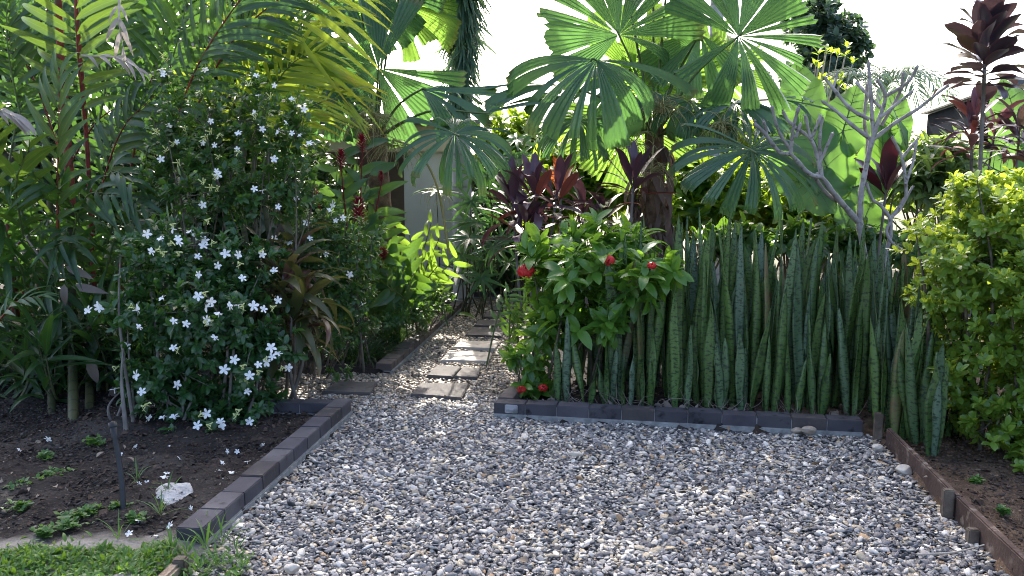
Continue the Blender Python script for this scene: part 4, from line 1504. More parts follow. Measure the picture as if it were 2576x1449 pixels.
for c, L, n, W, mt, an in FR:
    if mt == 'palm_leaf' and L > .52:
        frond(root, c, L, n, W, mt, 'redstem' if rng.random() < .35 else 'stalk', an, droop=.6, twist=(rng.normal() * .3, -1, .4), grav=.28)
        continue
    frond(root, c, L, n, W, mt, 'redstem' if rng.random() < .35 else 'stalk', an, droop=.8)
frond(root, [(300, 0, 5.9), (300, 60, 5.8), (310, 120, 5.8)], .19, 4, .03, 'palm_dead', 'paletwig', (.6, .2), 0, 1.0, label='bleached dead leaflets hanging from the palm', name='dead_frond')
frond(root, [(205, 140, 5.95), (290, 145, 5.85), (345, 170, 5.8)], .2, 5, .035, 'palm_dead', 'paletwig', (.5, .2), 0, .9, label='bleached dead leaflets hanging from the palm', name='dead_frond')
frond(root, [(-20, 270, 5.6), (20, 285, 5.55), (50, 300, 5.5)], .22, 5, .045, 'palm_dead', 'paletwig', (.3, .1), 0, .7, label='bleached dead leaflets at the edge of the palm', name='dead_frond')
mb = MB()
for (u, v, Y, D, L, W) in [(165, 670, 5.75, (.7, 0, -.3), .2, .06), (162, 715, 5.7, (-.1, 0, -1), .16, .055), (180, 720, 5.75, (.9, .1, -.15), .24, .06), (60, 590, 5.8, (.5, 0, -.8), .38, .014), (225, 900, 5.6, (.2, 0, -1), .2, .07), (300, 960, 5.7, (-.5, 0, -.8), .24, .05),
                           (60, 1020, 5.6, (.6, 0, -.7), .2, .05), (120, 850, 5.7, (-.8, 0, .3), .16, .05)]:
    mb.inst(leaf(L, W, 'lance', 6, .3, .5, side=2), frames(np.array([D], float), np.array([[.2, -1, .5]])), at(u, v, Y)[None], [rng.random()])
o = mb.build('dead_leaves', leaf_mat('taupe_dead_leaf', (.13, .10, .085), (.24, .2, .17), .15, None, .7), root)
for i in range(13):           # lower fronds hanging across the canes
    u, v = rng.uniform(10, 300), rng.uniform(560, 900)
    du = rng.choice([-1, 1]) * rng.uniform(60, 130)
    frond(root, [(u, v, 6.15), (u + du * .4, v - rng.uniform(90, 150), 5.95), (u + du, v - rng.uniform(60, 150), 5.75)], .36, 8, .058, 'palm_leaf', 'stalk', (1.0, .4), droop=.7, twist=(rng.normal() * .4, -1, .5), grav=.35)
# low dark fill of young palm shoots between the canes
root = thing('young_palm_thicket', 'dark thicket of young palm shoots around the feet of the red canes', 'palm shoots', ground(150, 1040, 0))
mb, sb = MB(), MB()
for i in range(128):
    u, Y = rng.uniform(-160, 440), rng.uniform(5.55, 7.4)
    bb = np.array([px(u - CX, Y), Y, 0])
    if i > 94:
        u, Y = rng.uniform(-60, 330), rng.uniform(5.3, 5.6)
    h = rng.uniform(.15, 1.1) if Y > 6.1 else rng.uniform(.1, .55)
    tp = bb + np.array([rng.normal() * .1, rng.normal() * .1, h])
    tube(sb, smooth_path([bb, (bb + tp) / 2 + rng.normal(size=3) * .03, tp], 3), np.linspace(.012, .005, 7), 5)
    rosette(mb, tp - np.array([0, 0, .1]), 8, rng.uniform(.3, .5), .055, 'lance', (.0, 1.3), (.5, 1.4), .3, 0, .12)
mb.build('foliage', M['palm_leaf'], root)
sb.build('stems', M['cane'], root)

# ------------------------------------------------------------------ golden palm
b = ground(640, 960, 0) + np.array([0, 1.0, 0])
root = thing('golden_cane_palm', 'slender palm with arching yellow-green fronds catching the sun', 'palm', b)
for u, dv in ((640, 0), (672, 30), (610, 20)):
    stem(root, [b + np.array([px(u - 640, 7), 0, -.03]), at(u, 560, 7.3), at(u + 6, 330 + dv, 7.3)], (.028, .02), 'cane')
GF = [([(650, 330, 7.3), (690, 130, 7.15), (750, 30, 6.9), (830, -50, 6.8)], .95, 14, .066, (1.55, .95)),
      ([(655, 350, 7.3), (680, 240, 7.1), (735, 160, 6.95), (800, 130, 6.9)], .66, 13, .05, (1.2, .4)),
      ([(640, 340, 7.4), (600, 140, 7.4), (640, -40, 7.3), (760, -130, 7.2)], .62, 18, .034, (1.2, .6)),
      ([(670, 420, 7.4), (740, 300, 7.2), (830, 250, 7.1), (900, 260, 7.0)], .5, 14, .03, (1.1, .35)),
      ([(640, 380, 7.2), (560, 240, 7.1), (470, 200, 7.0)], .5, 13, .032, (1.1, .4)),
      ([(660, 300, 7.6), (760, 60, 7.6), (900, -60, 7.6)], .6, 16, .034, (1.2, .5)),
      ([(650, 360, 7.6), (690, 100, 7.7), (700, -100, 7.7)], .6, 16, .034, (1.2, .6))]
for c, L, n, W, an in GF:
    frond(root, c, L, n, W, 'palm_gold', 'stalk', an, vee=.1, droop=.5, twist=(.1, -1, .25), grav=.22)

# ------------------------------------------------------------------ round fan palms
def fpos(u, v, Y):
    return at(u, v, Y)


CR = at(1645, 345, 8.2)
bB = np.array([CR[0], CR[1], 0])
root = thing('fan_palm', 'fan palm with big round pleated leaves on a fibrous brown trunk, behind the snake plants', 'fan palm', bB)
FANS_B = [  # u, v, Y, R px, normal, axis override, droop, span, mat
    (1557, 88, 7.9, 218, (.05, -1, .25), None, .35, 168, 'fan', 1),
    (1500, 152, 7.4, 262, (-.12, -.80, .75), None, 1.05, 165, 'fan', 2),
    (1598, 190, 8.7, 185, (.1, -1, .1), (.35, 0, 1), .2, 120, 'fan_green', 3),
    (1762, 85, 8.0, 180, (-.5, -.8, .3), (-.25, 0, -1), .5, 70, 'fan', 4),
    (1857, 92, 7.6, 222, (.1, -1, .22), None, .40, 172, 'fan', 5),
    (1456, 303, 7.8, 160, (-.05, -.45, .9), None, 1.35, 160, 'fan', 6),
    (1890, 378, 6.95, 225, (.05, -.66, .75), None, 1.1, 168, 'fan', 47),
    (1850, 262, 7.8, 180, (.05, -.30, .95), None, .9, 150, 'fan', 8),
    (1690, 210, 8.9, 190, (.2, -1, .3), (.3, 0, 1), .3, 150, 'fan_green', 9),
    (1590, 300, 8.8, 190, (.0, -1, .2), (-.2, 0, -1), .5, 100, 'fan_green', 10),
    (1700, -230, 7.8, 220, (.0, -.9, .5), None, .5, 165, 'fan', 11),  # this and the next three sit above the view, kept for shade
    (1500, -270, 8.2, 210, (-.2, -.8, .5), None, .5, 165, 'fan', 12),
    (1880, -220, 8.2, 220, (.2, -.7, .6), None, .5, 165, 'fan', 13),
    (1640, -160, 8.8, 220, (.0, -.5, .8), None, .5, 165, 'fan', 14),
    (1800, 190, 9.2, 190, (.2, -.9, .4), None, .6, 160, 'fan_green', 15),
    (1570, 215, 8.2, 175, (-.25, -.6, .7), (-.4, -.3, .1), .9, 130, 'fan', 16),
    (1735, 255, 7.9, 150, (.1, -.5, .85), (.2, -.8, -.2), 1.2, 120, 'fan', 17),
    (1960, 250, 8.0, 150, (.1, -.35, .95), (1, -.1, .1), .5, 45, 'fan', 18),
    (1400, 215, 7.9, 200, (-.1, -.35, .95), (-1, -.2, .05), .5, 40, 'fan', 19),
]


WID = {47: (9, 19), 2: (10, 24), 23: (9, 20), 6: (9, 18), 8: (9, 18)}
GAPS = {21: [(5, 62)], 1: [(222, 325)], 2: [(15, 165)], 5: [(163, 212)]}


def add_fans(root, crown, lst):
    for u, v, Y, Rp, nn, ax, dr, sp, mt, sd in lst:
        C = at(u, v, Y)
        a = nrm(C - crown) if ax is None else nrm(np.array(ax, float))
        fan(root, C, np.array(nn, float), a, px(Rp, Y), mt, None, dr, crown, sp, seed=sd, gaps=GAPS.get(sd, ()), widths=WID.get(sd, (11, 38)))


add_fans(root, CR, FANS_B)
tb = MB()
tube(tb, smooth_path([bB + np.array([0, 0, -.05]), bB * .5 + CR * .5 + np.array([.03, 0, 0]), CR + np.array([0, 0, .1])], 8), np.linspace(.12, .09, 17), 12)
tr = tb.build('trunk', M['fibre'], root)
mb = MB()
n = 150
k = rng.random(n)
an = rng.uniform(0, 6.28, n)
T = bB + np.stack([np.cos(an) * .14, np.sin(an) * .14, .35 + k * (CR[2] - .4)], 1)
D = np.stack([np.cos(an) * .8, np.sin(an) * .8, -.9 - rng.random(n)], 1)
scatter(mb, [leaf(1, .28, 'strap', 6, .3, .8, twist=.8), leaf(1, .18, 'lance', 6, .4, 1.2, twist=-1)], nrm(D), np.stack([np.cos(an), np.sin(an), np.full(n, .6)], 1) + rng.normal(size=(n, 3)) * .4, T, rng.random(n), rng.uniform(.18, .42, n))
mb.build('dead_leaf_skirt', leaf_mat('brown_dead_sheath', (.07, .042, .035), (.2, .125, .1), .12, None, .8), root)
fs = MB()
for (u, v, Y, n, L) in [(1665, 275, 7.75, 80, .42), (1590, 365, 7.7, 40, .3), (1815, 320, 7.5, 110, .34), (1770, 350, 7.7, 40, .28), (1640, 430, 7.7, 36, .3)]:
    c = at(u, v, Y)
    strands(fs, c, n, L, .8, 1.5, .0032)
    tube(fs, smooth_path([CR, (CR + c) / 2 + np.array([0, 0, .08]), c], 4), .008, 5)
fs.build('flower_stalk', M['flower_stalk'], root)

CA = at(945, 350, 8.4)
bA = np.array([CA[0], CA[1], 0])
root = thing('fan_palm', 'fan palm with dark round leaves in front of the cream house eaves', 'fan palm', bA)
FANS_A = [
    (952, 172, 8.3, 212, (.05, -1, .18), None, .40, 172, 'fan', 21),
    (820, 195, 8.2, 200, (.45, -.8, .5), (.35, -.2, -1), .9, 110, 'fan', 22),
    (1144, 337, 7.1, 186, (.03, -.60, .8), None, 1.15, 170, 'fan', 23),
    (1000, 10, 8.8, 165, (.1, -.9, .4), None, .5, 168, 'fan_green', 24),
    (900, -30, 8.6, 220, (-.1, -.9, .4), None, .5, 168, 'fan', 25),
    (1060, 225, 7.9, 195, (.25, -.5, .85), (1, -.2, .05), .55, 60, 'fan', 26),
    (1215, 285, 7.6, 230, (-.2, -.35, .95), (1, -.1, .28), .45, 28, 'fan', 27),
    (760, 90, 8.8, 210, (-.2, -.8, .5), None, .7, 165, 'fan', 28),
    (1000, -170, 8.8, 220, (0, -.5, .8), None, .6, 165, 'fan', 29),
]
add_fans(root, CA, FANS_A)
tb = MB()
tube(tb, smooth_path([bA + np.array([.1, 0, -.05]), bA * .5 + CA * .5 + np.array([.05, 0, 0]), CA + np.array([0, 0, .1])], 8), np.linspace(.13, .10, 17), 12)
tb.build('trunk', M['fibre'], root)
fs = MB()
for (u, v, Y, n, L) in [(935, 300, 7.9, 130, .42), (985, 365, 7.9, 50, .4)]:
    strands(fs, at(u, v, Y), n, L, .9, 1.4, .003)
tube(fs, smooth_path([at(990, 350, 7.8), at(1050, 380, 7.7), at(1100, 470, 7.6), at(1130, 640, 7.6)], 6), .011, 6)
for q in ((1105, 470), (1095, 480), (1110, 500)):
    strands(fs, at(*q, 7.6), 8, .3, .25, 3, .002)
fs.build('flower_stalk', M['flower_stalk'], root)

# ------------------------------------------------------------------ feathery foxtail palm and tall pale-trunked palm
bF = np.array([px(1165 - CX, 10.5), 10.5, 0.])
root = thing('foxtail_palm', 'tall palm whose bushy blue-green frond hangs against the white sky', 'palm', bF)
crF = at(1150, -330, 10.5)
tb = MB()
tube(tb, smooth_path([bF, (bF + crF) / 2, crF], 8), np.linspace(.13, .09, 17), 12)
tb.build('trunk', M['palmtrunk'], root)


def foxtail(root, pts, L, n, W=.03, mat='foxtail'):
    P = smooth_path(pts, 12)
    seg = np.concatenate([[0], np.cumsum(np.linalg.norm(np.diff(P, axis=0), axis=1))])
    ts = np.sort(rng.uniform(.12, 1, n))
    Q = np.stack([np.interp(ts * seg[-1], seg, P[:, i]) for i in range(3)], 1)
    Tn = nrm(np.stack([np.interp(ts * seg[-1], seg, np.gradient(P[:, i], seg)) for i in range(3)], 1))
    rd = rand_dirs(n)
    rd = nrm(rd - Tn * np.sum(rd * Tn, 1)[:, None])
    a = rng.uniform(.6, 1.15, n)
    D = np.cos(a)[:, None] * Tn + np.sin(a)[:, None] * rd
    mb = MB()
    scatter(mb, [leaf(1, W / L, 'lance', 4, .3, .7), leaf(1, W / L, 'lance', 4, .3, 1.2)], D, rd + rng.normal(size=(n, 3)) * .3 + np.array([0, 0, .5]), Q, rng.random(n), L * (.6 + .4 * np.sin(PI * np.clip(ts, .15, .9))) * rng.uniform(.8, 1.1, n))
    o = mb.build('frond', M[mat], root)
    sb = MB()
    tube(sb, P, np.linspace(.02, .006, len(P)), 6)
    sb.build('frond_stalk', M['stalk'], o)


foxtail(root, [crF, at(1145, -420, 10.2), at(1150, -200, 9.5), at(1165, 40, 9.2), at(1155, 265, 9.1)], .58, 1500, .034)
for k in range(14):  # rest of the crown, out of view, thickened to shade the gravel
    a = k * 2.4 + .3
    d = np.array([math.cos(a), math.sin(a), 0])
    foxtail(root, [crF, crF + d * .8 + np.array([0, 0, .7]), crF + d * 1.9 + np.array([0, 0, .5]), crF + d * 2.6 + np.array([0, 0, -.4])], .45, 520)

bT = np.array([px(1795 - CX, 11.5), 11.5, 0.])
crT = at(1812, -540, 11.5)
root = thing('tall_palm', 'tall palm with a pale ringed trunk rising behind the fan palm into the sky', 'palm', bT)
tb = MB()
tube(tb, smooth_path([bT, at(1797, 300, 11.5), at(1806, -100, 11.5), crT], 10), np.linspace(.105, .08, 31), 14)
tb.build('trunk', M['palmtrunk'], root)
for k in range(22):  # crown above the view, set low and dense to shade the gravel
    a = k * 2.4
    d = np.array([math.cos(a), math.sin(a), 0])
    u = .9 - .05 * k
    frond(root, [crT, crT + d * .9 + np.array([0, 0, .5 + u]), crT + d * 2.0 + np.array([0, 0, .4 + u * .9]), crT + d * 2.9 + np.array([0, 0, -.5 + u * .6])], .6, 34, .04, 'palm_leaf', 'stalk', (1.1, .5), world=True, droop=.8, r=.02)

# ------------------------------------------------------------------ ixora
ixl = [leaf(.135, .055, 'ovate', 6, .22, .6, side=2), leaf(.15, .058, 'ovate', 6, .25, 1.0, side=2), leaf(.11, .05, 'ovate', 6, .15, .3, side=2)]
b = ground(1440, 945, 0) + np.array([0, .05, 0])
ix = [(1490, 670, 5.75, 150, 85, .34), (1400, 730, 5.9, 100, 110, .3), (1600, 700, 5.5, 95, 75, .22), (1690, 670, 5.45, 45, 35, .12), (1530, 800, 5.5, 60, 50, .16), (1640, 600, 5.7, 60, 30, .15), (1370, 840, 5.95, 75, 60, .24), (1470, 800, 5.65, 90, 80, .24), (1560, 610, 5.95, 90, 50, .22), (1345, 640, 5.9, 50, 40, .15), (1670, 660, 5.85, 40, 40, .15), (1440, 590, 5.95, 50, 30, .15), (1350, 600, 5.9, 25, 20, .08), (1500, 550, 5.95, 20, 25, .08)]
root, Bi = bush('ixora_bush', 'glossy bright green bush with red flower balls beside the path', 'bush', b, ix, 200, 7, ixl, 'ixora', 'twig', None, 22, .014, .8, spread=(.9, 1.5), along=.10, size=(.85, 1.3), base_spread=.12)


def flower_ball(name, root, p, r, n=60, mat='red', flat=.75):
    mb = MB()
    d = rand_dirs(n, .5)
    T = np.asarray(p) + d * np.array([r, r, r * flat])
    for q in range(4):
        a = q * PI / 2
        e1 = nrm(np.cross(d, rand_dirs(1)[0] + np.zeros_like(d)))
        e2 = np.cross(d, e1)
        D = math.cos(a) * e1 + math.sin(a) * e2
        scatter(mb, [leaf(1, .5, 'ovate', 3, .2, .5)], D, d, T, rng.random(n), np.full(n, r * .38))
    for i in range(0, n, 2):
        tube(mb, [np.asarray(p) - np.array([0, 0, r * .5]), T[i]], .0012, 3, cap=False)
    return mb.build(name, M[mat], root)


for (u, v, r) in [(1323, 683, .062), (1530, 655, .045), (1640, 668, .03), (1322, 672, .03)]:
    flower_ball('flower_ball', root, front_point(u, v, Bi, 6.0, .0), r, 80)
b = ground(1345, 990, 0) + np.array([0, .05, 0])
root, Bi2 = bush('ixora_bush', 'low red-flowered plant in the corner of the block edging', 'bush', b, [(1340, 905, 5.75, 45, 50, .14), (1370, 975, 5.7, 45, 30, .12), (1320, 970, 5.65, 25, 25, .08), (1290, 900, 5.8, 30, 25, .1)], 34, 6, [leaf(.10, .045, 'ovate', 5, .22, .6, side=2)], 'ixora', 'twig', None, 8, .008, .4, spread=(.7, 1.4), along=.06)
for (u, v) in [(1312, 980), (1366, 976)]:
    flower_ball('flower_ball', root, at(u, v, 5.52), .032, 50)

# ------------------------------------------------------------------ clipped bright bush on the right
mu = [leaf(.054, .028, 'obov', 4, .2, .3), leaf(.060, .030, 'obov', 4, .25, .6), leaf(.046, .026, 'obov', 4, .15, .1)]
b = np.array([3.25, 4.9, 0])
mur = [(2480, 540, 4.75, 110, 95, .40), (2620, 540, 4.7, 170, 105, .50), (2440, 650, 4.7, 150, 110, .45), (2650, 740, 4.65, 250, 190, .62), (2400, 740, 4.75, 110, 70, .35), (2500, 860, 4.6, 110, 70, .34), (2590, 960, 4.5, 110, 80, .34), (2410, 930, 4.6, 60, 40, .16),
       (2540, 1140, 4.4, 60, 55, .16), (2385, 1060, 4.85, 55, 45, .15), (2610, 1090, 4.4, 80, 90, .24), (2500, 1060, 4.5, 90, 60, .22), (2420, 1000, 4.7, 60, 40, .18), (2590, 1190, 4.2, 60, 60, .18), (2370, 850, 4.8, 60, 60, .2), (2500, 1000, 4.5, 70, 40, .2), (2820, 640, 4.7, 220, 220, .6), (2780, 950, 4.6, 200, 160, .5), (2330, 590, 4.8, 50, 40, .18), (2440, 470, 4.8, 50, 30, .15), (2560, 450, 4.75, 60, 30, .2)]
root, Bm = bush('murraya_bush', 'rounded bush of tiny sunlit yellow-green leaves beside the timber board', 'bush', b, mur, 2750, 9, mu, 'murraya', 'twig', None, 40, .02, .45, spread=(.6, 1.45), along=.045, base_spread=.12, twigs=160, shell=.33)

# ------------------------------------------------------------------ bare frangipanis
def z4(x, y, Y):
    return at(1894 + .501 * x, .501 * y, Y)


def bare_tree(name, label, base, lines, Y0, r_scale=1.0):
    root = thing(name, label, 'tree', base)
    mb = MB()
    for ln in lines:
        r0, r1, dY0, dY1, pts = ln
        m = len(pts)
        P = smooth_path([z4(x, y, Y0 + dY0 + (dY1 - dY0) * i / (m - 1)) for i, (x, y) in enumerate(pts)], 6)
        k = len(P)
        R = np.linspace(r0, r1, k) * r_scale * (1 + .10 * np.sin(np.arange(k) * 1.7 + r0 * 900))
        R[-2:] *= 1.18
        tube(mb, P, R, 9, rng.random())
        if r1 <= .013:                        # blunt scarred tips with a few leaf stubs
            d = nrm(P[-1] - P[-3])
            for q in range(3):
                s = nrm(d + rng.normal(size=3) * .5)
                tube(mb, [P[-1] - d * .01, P[-1] + s * .02], [.005, .0025], 5)
    mb.build('branches', M['frangi'], root)
    return root


YF = 7.0
fb = z4(545, 1350, YF)
fb = np.array([fb[0], fb[1], 0])
b1 = fb[None]
root = bare_tree('frangipani_tree', 'leafless grey frangipani with forking blunt branches behind the snake plants', fb, [
    (.030, .026, 0, 0, [(545, 1500), (560, 1330), (535, 1110)]),
    (.026, .020, 0, 0, [(535, 1115), (545, 960), (570, 830), (600, 690)]),
    (.020, .013, 0, -.1, [(600, 695), (640, 580), (665, 480), (625, 400)]),
    (.015, .012, -.05, -.15, [(655, 490), (740, 440), (790, 400), (825, 335)]),
    (.018, .010, 0, -.2, [(605, 700), (710, 620), (830, 545), (900, 490), (980, 430)]),
    (.018, .012, 0, .15, [(600, 705), (500, 630), (420, 560), (350, 510)]),
    (.017, .012, 0, .2, [(585, 600), (490, 545), (400, 440), (360, 390)]),
    (.018, .012, 0, .1, [(605, 680), (592, 480), (585, 390), (580, 315)]),
    (.015, .012, 0, .2, [(640, 540), (570, 470), (520, 415)]),
    (.012, .010, .18, .2, [(402, 445), (425, 370)]),
    (.015, .012, 0, -.15, [(645, 630), (720, 500), (745, 440), (755, 365)]),
    (.014, .012, -.05, -.1, [(640, 590), (700, 540), (800, 460)]),
    (.016, .013, .1, .15, [(572, 830), (575, 700), (560, 610), (575, 420)]),
    (.026, .018, 0, -.15, [(530, 1115), (430, 1000), (345, 890), (320, 880)]),
    (.019, .014, -.15, -.25, [(345, 890), (280, 870), (195, 780), (130, 760), (60, 670), (5, 620)]),
    (.016, .012, -.15, -.2, [(340, 885), (325, 800), (290, 700), (190, 620), (150, 560)]),
    (.014, .011, -.18, -.2, [(292, 705), (262, 580)]),
    (.014, .011, -.18, -.22, [(296, 695), (340, 580)]),
    (.014, .012, -.16, -.2, [(330, 830), (365, 750), (400, 670)]),
    (.016, .012, -.2, -.3, [(190, 775), (203, 640), (230, 540)]),
    (.014, .011, -.2, -.28, [(185, 745), (130, 660), (95, 535)]),
    (.013, .011, -.2, -.25, [(70, 680), (55, 610)]),
    (.012, .010, -.22, -.25, [(12, 625), (8, 605)]),
    (.015, .011, -.15, -.1, [(345, 885), (335, 720), (348, 590)]),
    (.014, .011, -.2, -.2, [(215, 690), (240, 620)]),
    (.018, .014, 0, -.05, [(425, 1010), (370, 970), (310, 890)]),
], YF)
fb2 = z4(665, 1290, 7.3)
bare_tree('frangipani_tree', 'smaller leafless grey frangipani beside the dark red cordyline', np.array([fb2[0], fb2[1], 0]), [
    (.022, .018, 0, 0, [(660, 1480), (668, 1290), (690, 1180), (690, 1095)]),
    (.018, .013, 0, -.05, [(690, 1100), (755, 1010), (770, 960), (750, 800), (700, 690)]),
    (.014, .011, 0, 0, [(752, 790), (800, 730), (830, 695)]),
    (.014, .011, -.05, 0, [(765, 925), (800, 830), (822, 710)]),
    (.017, .012, 0, .05, [(690, 1095), (640, 1030), (600, 1000), (570, 920)]),
    (.014, .011, 0, -.1, [(695, 1110), (670, 1160), (700, 1220), (760, 1260)]),
    (.012, .010, 0, .1, [(700, 1085), (740, 1050), (800, 940)]),
], 7.3)

# ------------------------------------------------------------------ cordylines
b = np.array([px(2472 - CX, 7.4), 7.4, 0.])
cordyline('cordyline', 'tall dark purple cordyline on a thin bare trunk against the white sky', b, [at(2472, 215, 7.4)], 46, .42, .17, 'cordy_dark', None, 'cordyline', .022, 'ti', (.3, 1.0), (-.1, 1.3), .40)
b = np.array([px(2225 - CX, 7.5), 7.5, 0.])
cordyline('cordyline', 'dark red cordyline with upright leaves between the frangipani trunks', b, [at(2228, 500, 7.5)], 12, .46, .13, 'cordy_red', None, 'cordyline', .016, 'ti', (.1, .5), (.9, 1.45), .08)
b = np.array([px(2450 - CX, 7.8), 7.8, 0.])
cordyline('cordyline', 'maroon cordyline with narrow glossy leaves below the tall purple one', b, [at(2445, 350, 7.8), at(2500, 380, 7.9), at(2440, 400, 7.6)], 20, .42, .07, 'cordy', None, 'cordyline', .014, 'ti', (.4, 1.4), (-.1, 1.3), .2)
b = np.array([px(2545 - CX, 7.6), 7.6, 0.])
cordyline('cordyline', 'bronze cordyline at the edge of the picture above the sunlit bush', b, [at(2560, 390, 7.6), at(2600, 430, 7.5)], 18, .4, .09, 'cordy_dark', None, 'cordyline', .014, 'ti', (.4, 1.4), (-.1, 1.2), .18)
b = np.array([px(1345 - CX, 7.0), 7.0, 0.])
cordyline('cordyline', 'purple cordyline clump with red-tinged upright leaves beyond the bright green bush', b, [at(1345, 540, 7.0), at(1290, 560, 7.1), at(1400, 540, 7.1), at(1320, 620, 6.95)], 20, .40, .085, 'cordy', None, 'cordyline', .014, 'ti', (.3, 1.3), (-.2, 1.4), .16)
b = np.array([px(1405 - CX, 7.5), 7.5, 0.])
cordyline('cordyline', 'young cordyline with glowing orange-red upright leaves', b, [at(1410, 505, 7.5)], 9, .36, .09, 'cordy_glow', None, 'cordyline', .012, 'ti', (.1, .5), (.9, 1.45), .06)
b = np.array([px(1592 - CX, 7.2), 7.2, 0.])
cordyline('cordyline', 'dark plum cordyline with stiff spreading leaves in front of the fibrous trunk', b, [at(1592, 490, 7.2)], 15, .46, .08, 'cordy', None, 'cordyline', .016, 'ti', (.1, .8), (.1, 1.4), .08)
b = np.array([px(1480 - CX, 7.7), 7.7, 0.])
cordyline('cordyline', 'low mixed red and brown cordyline between the plum one and the purple clump', b, [at(1470, 560, 7.7), at(1520, 570, 7.6)], 18, .36, .075, 'cordy', None, 'cordyline', .012, 'ti', (.4, 1.4), (-.1, 1.3), .12)

# ------------------------------------------------------------------ elephant ears
b = np.array([px(2130 - CX, 8.6), 8.6, 0.])
root = thing('elephant_ear', 'elephant ear plant with huge glowing yellow-green leaves behind the bare frangipani', 'elephant ear', b)
for i, (u, v, Y, nn, tip, L, W) in enumerate([(2020, 270, 8.7, (-.1, -1, .15), (-.1, 0, 1), .52, .52), (2120, 330, 8.6, (-.35, -1, .3), (.25, 0, 1), .56, .54), (2080, 420, 8.5, (.1, -1, .2), (-.35, 0, 1), .70, .66), (2215, 420, 8.7, (.25, -1, .25), (.3, 0, 1), .66, .58), (2240, 330, 8.9, (-.3, -1, .1), (.1, 0, 1), .5, .44), (2150, 470, 8.5, (-.3, -1, .5), (.5, -.3, .3), .46, .44),
                                              (2060, 480, 8.4, (-.1, -.9, .4), (-.5, -.2, .4), .55, .55), (2170, 560, 8.3, (.1, -.8, .6), (.1, -.5, -.6), .6, .6), (2285, 420, 8.6, (.8, -.6, .1), (.1, 0, 1), .80, .5), (1990, 380, 8.9, (0, -1, .1), (-.2, 0, 1), .5, .5)]):
    ear_leaf(root, at(u, v, Y), np.array(nn, float), np.array(tip, float), L, W, 'ear', b + np.array([rng.normal() * .08, rng.normal() * .08, .15]), i)
stem(root, [b + np.array([0, 0, -.05]), b + np.array([.02, 0, .2]), b + np.array([0, 0, .5])], (.09, .05), 'trunk')
b = np.array([px(2570 - CX, 8.6), 8.6, 0.])
root = thing('elephant_ear', 'elephant ear with broad blue-green leaves behind the tall purple cordyline', 'elephant ear', b)
for i, (u, v, Y, nn, tip, L, W) in enumerate([(2560, 330, 8.6, (-.1, -1, .2), (-.1, 0, 1), .62, .62), (2620, 400, 8.6, (.1, -1, .2), (.4, 0, 1), .7, .66), (2530, 440, 8.5, (-.1, -.9, .3), (-.3, -.3, .3), .5, .5)]):
    ear_leaf(root, at(u, v, Y), np.array(nn, float), np.array(tip, float), L, W, 'ear', b + np.array([0, 0, .15]), 40 + i)

# ------------------------------------------------------------------ ginger, lady palms, mondo, shrubs along the path
def ginger(name, label, cat, base, canes, mat, L=.30, W=.075, n=11, flowers=(), group=None):
    root = thing(name, label, cat, base, group)
    mb, sb = MB(), MB()
    tm = [leaf(1, W / L, 'lance', 7, .2, .6, side=2), leaf(1, W / L, 'lance', 7, .25, 1.0, side=2)]
    for t in canes:
        t = np.asarray(t)
        b = np.asarray(base) + np.array([rng.normal() * .12, rng.normal() * .1, 0])
        P = smooth_path([b, b * .5 + t * .5 + np.array([0, 0, .12]), t], 8)
        tube(sb, P, np.linspace(.009, .004, len(P)), 6)
        ts = np.linspace(.30, 1, n)
        idx = ts * (len(P) - 1)
        Q = np.stack([np.interp(idx, np.arange(len(P)), P[:, i]) for i in range(3)], 1)
        Tn = nrm(np.gradient(Q, axis=0))
        s = nrm(np.cross(Tn, np.array([rng.normal() * .5, -1, .3])))
        sg = np.where(np.arange(n) % 2, 1, -1)[:, None]
        D = nrm(Tn * .6 + s * sg * .9 + rng.normal(size=(n, 3)) * .12)
        U = np.cross(s, Tn) * 1.0 + np.array([0, -.3, .5])
        scatter(mb, tm, D, U, Q, rng.random(n), L * rng.uniform(.75, 1.1, n))
    mb.build('foliage', M[mat], root)
    sb.build('stems', M['stalk'], root)
    for (p, h, r) in flowers:
        fb_ = MB()
        m = 70
        k = np.linspace(0, 1, m)
        an = np.arange(m) * 2.4
        rad = r * np.sin(PI * np.clip(k * .9 + .08, 0, 1)) * .5
        T = np.asarray(p) + np.stack([np.cos(an) * rad, np.sin(an) * rad, (k - .5) * h], 1)
        D = np.stack([np.cos(an) * .7, np.sin(an) * .7, .4 + k], 1)
        scatter(fb_, [leaf(1, .45, 'ovate', 4, .3, .9)], nrm(D), np.stack([np.cos(an + PI), np.sin(an + PI), np.full(m, .8)], 1), T, rng.random(m), np.full(m, r * .9))
        tube(fb_, smooth_path([np.asarray(base) + np.array([0, 0, .3]), np.asarray(p) - np.array([0, 0, h * .9]), np.asarray(p) - np.array([0, 0, h * .4])], 5), .006, 6)
        fb_.build('flower_cone', M['redbract'], root)
    return root


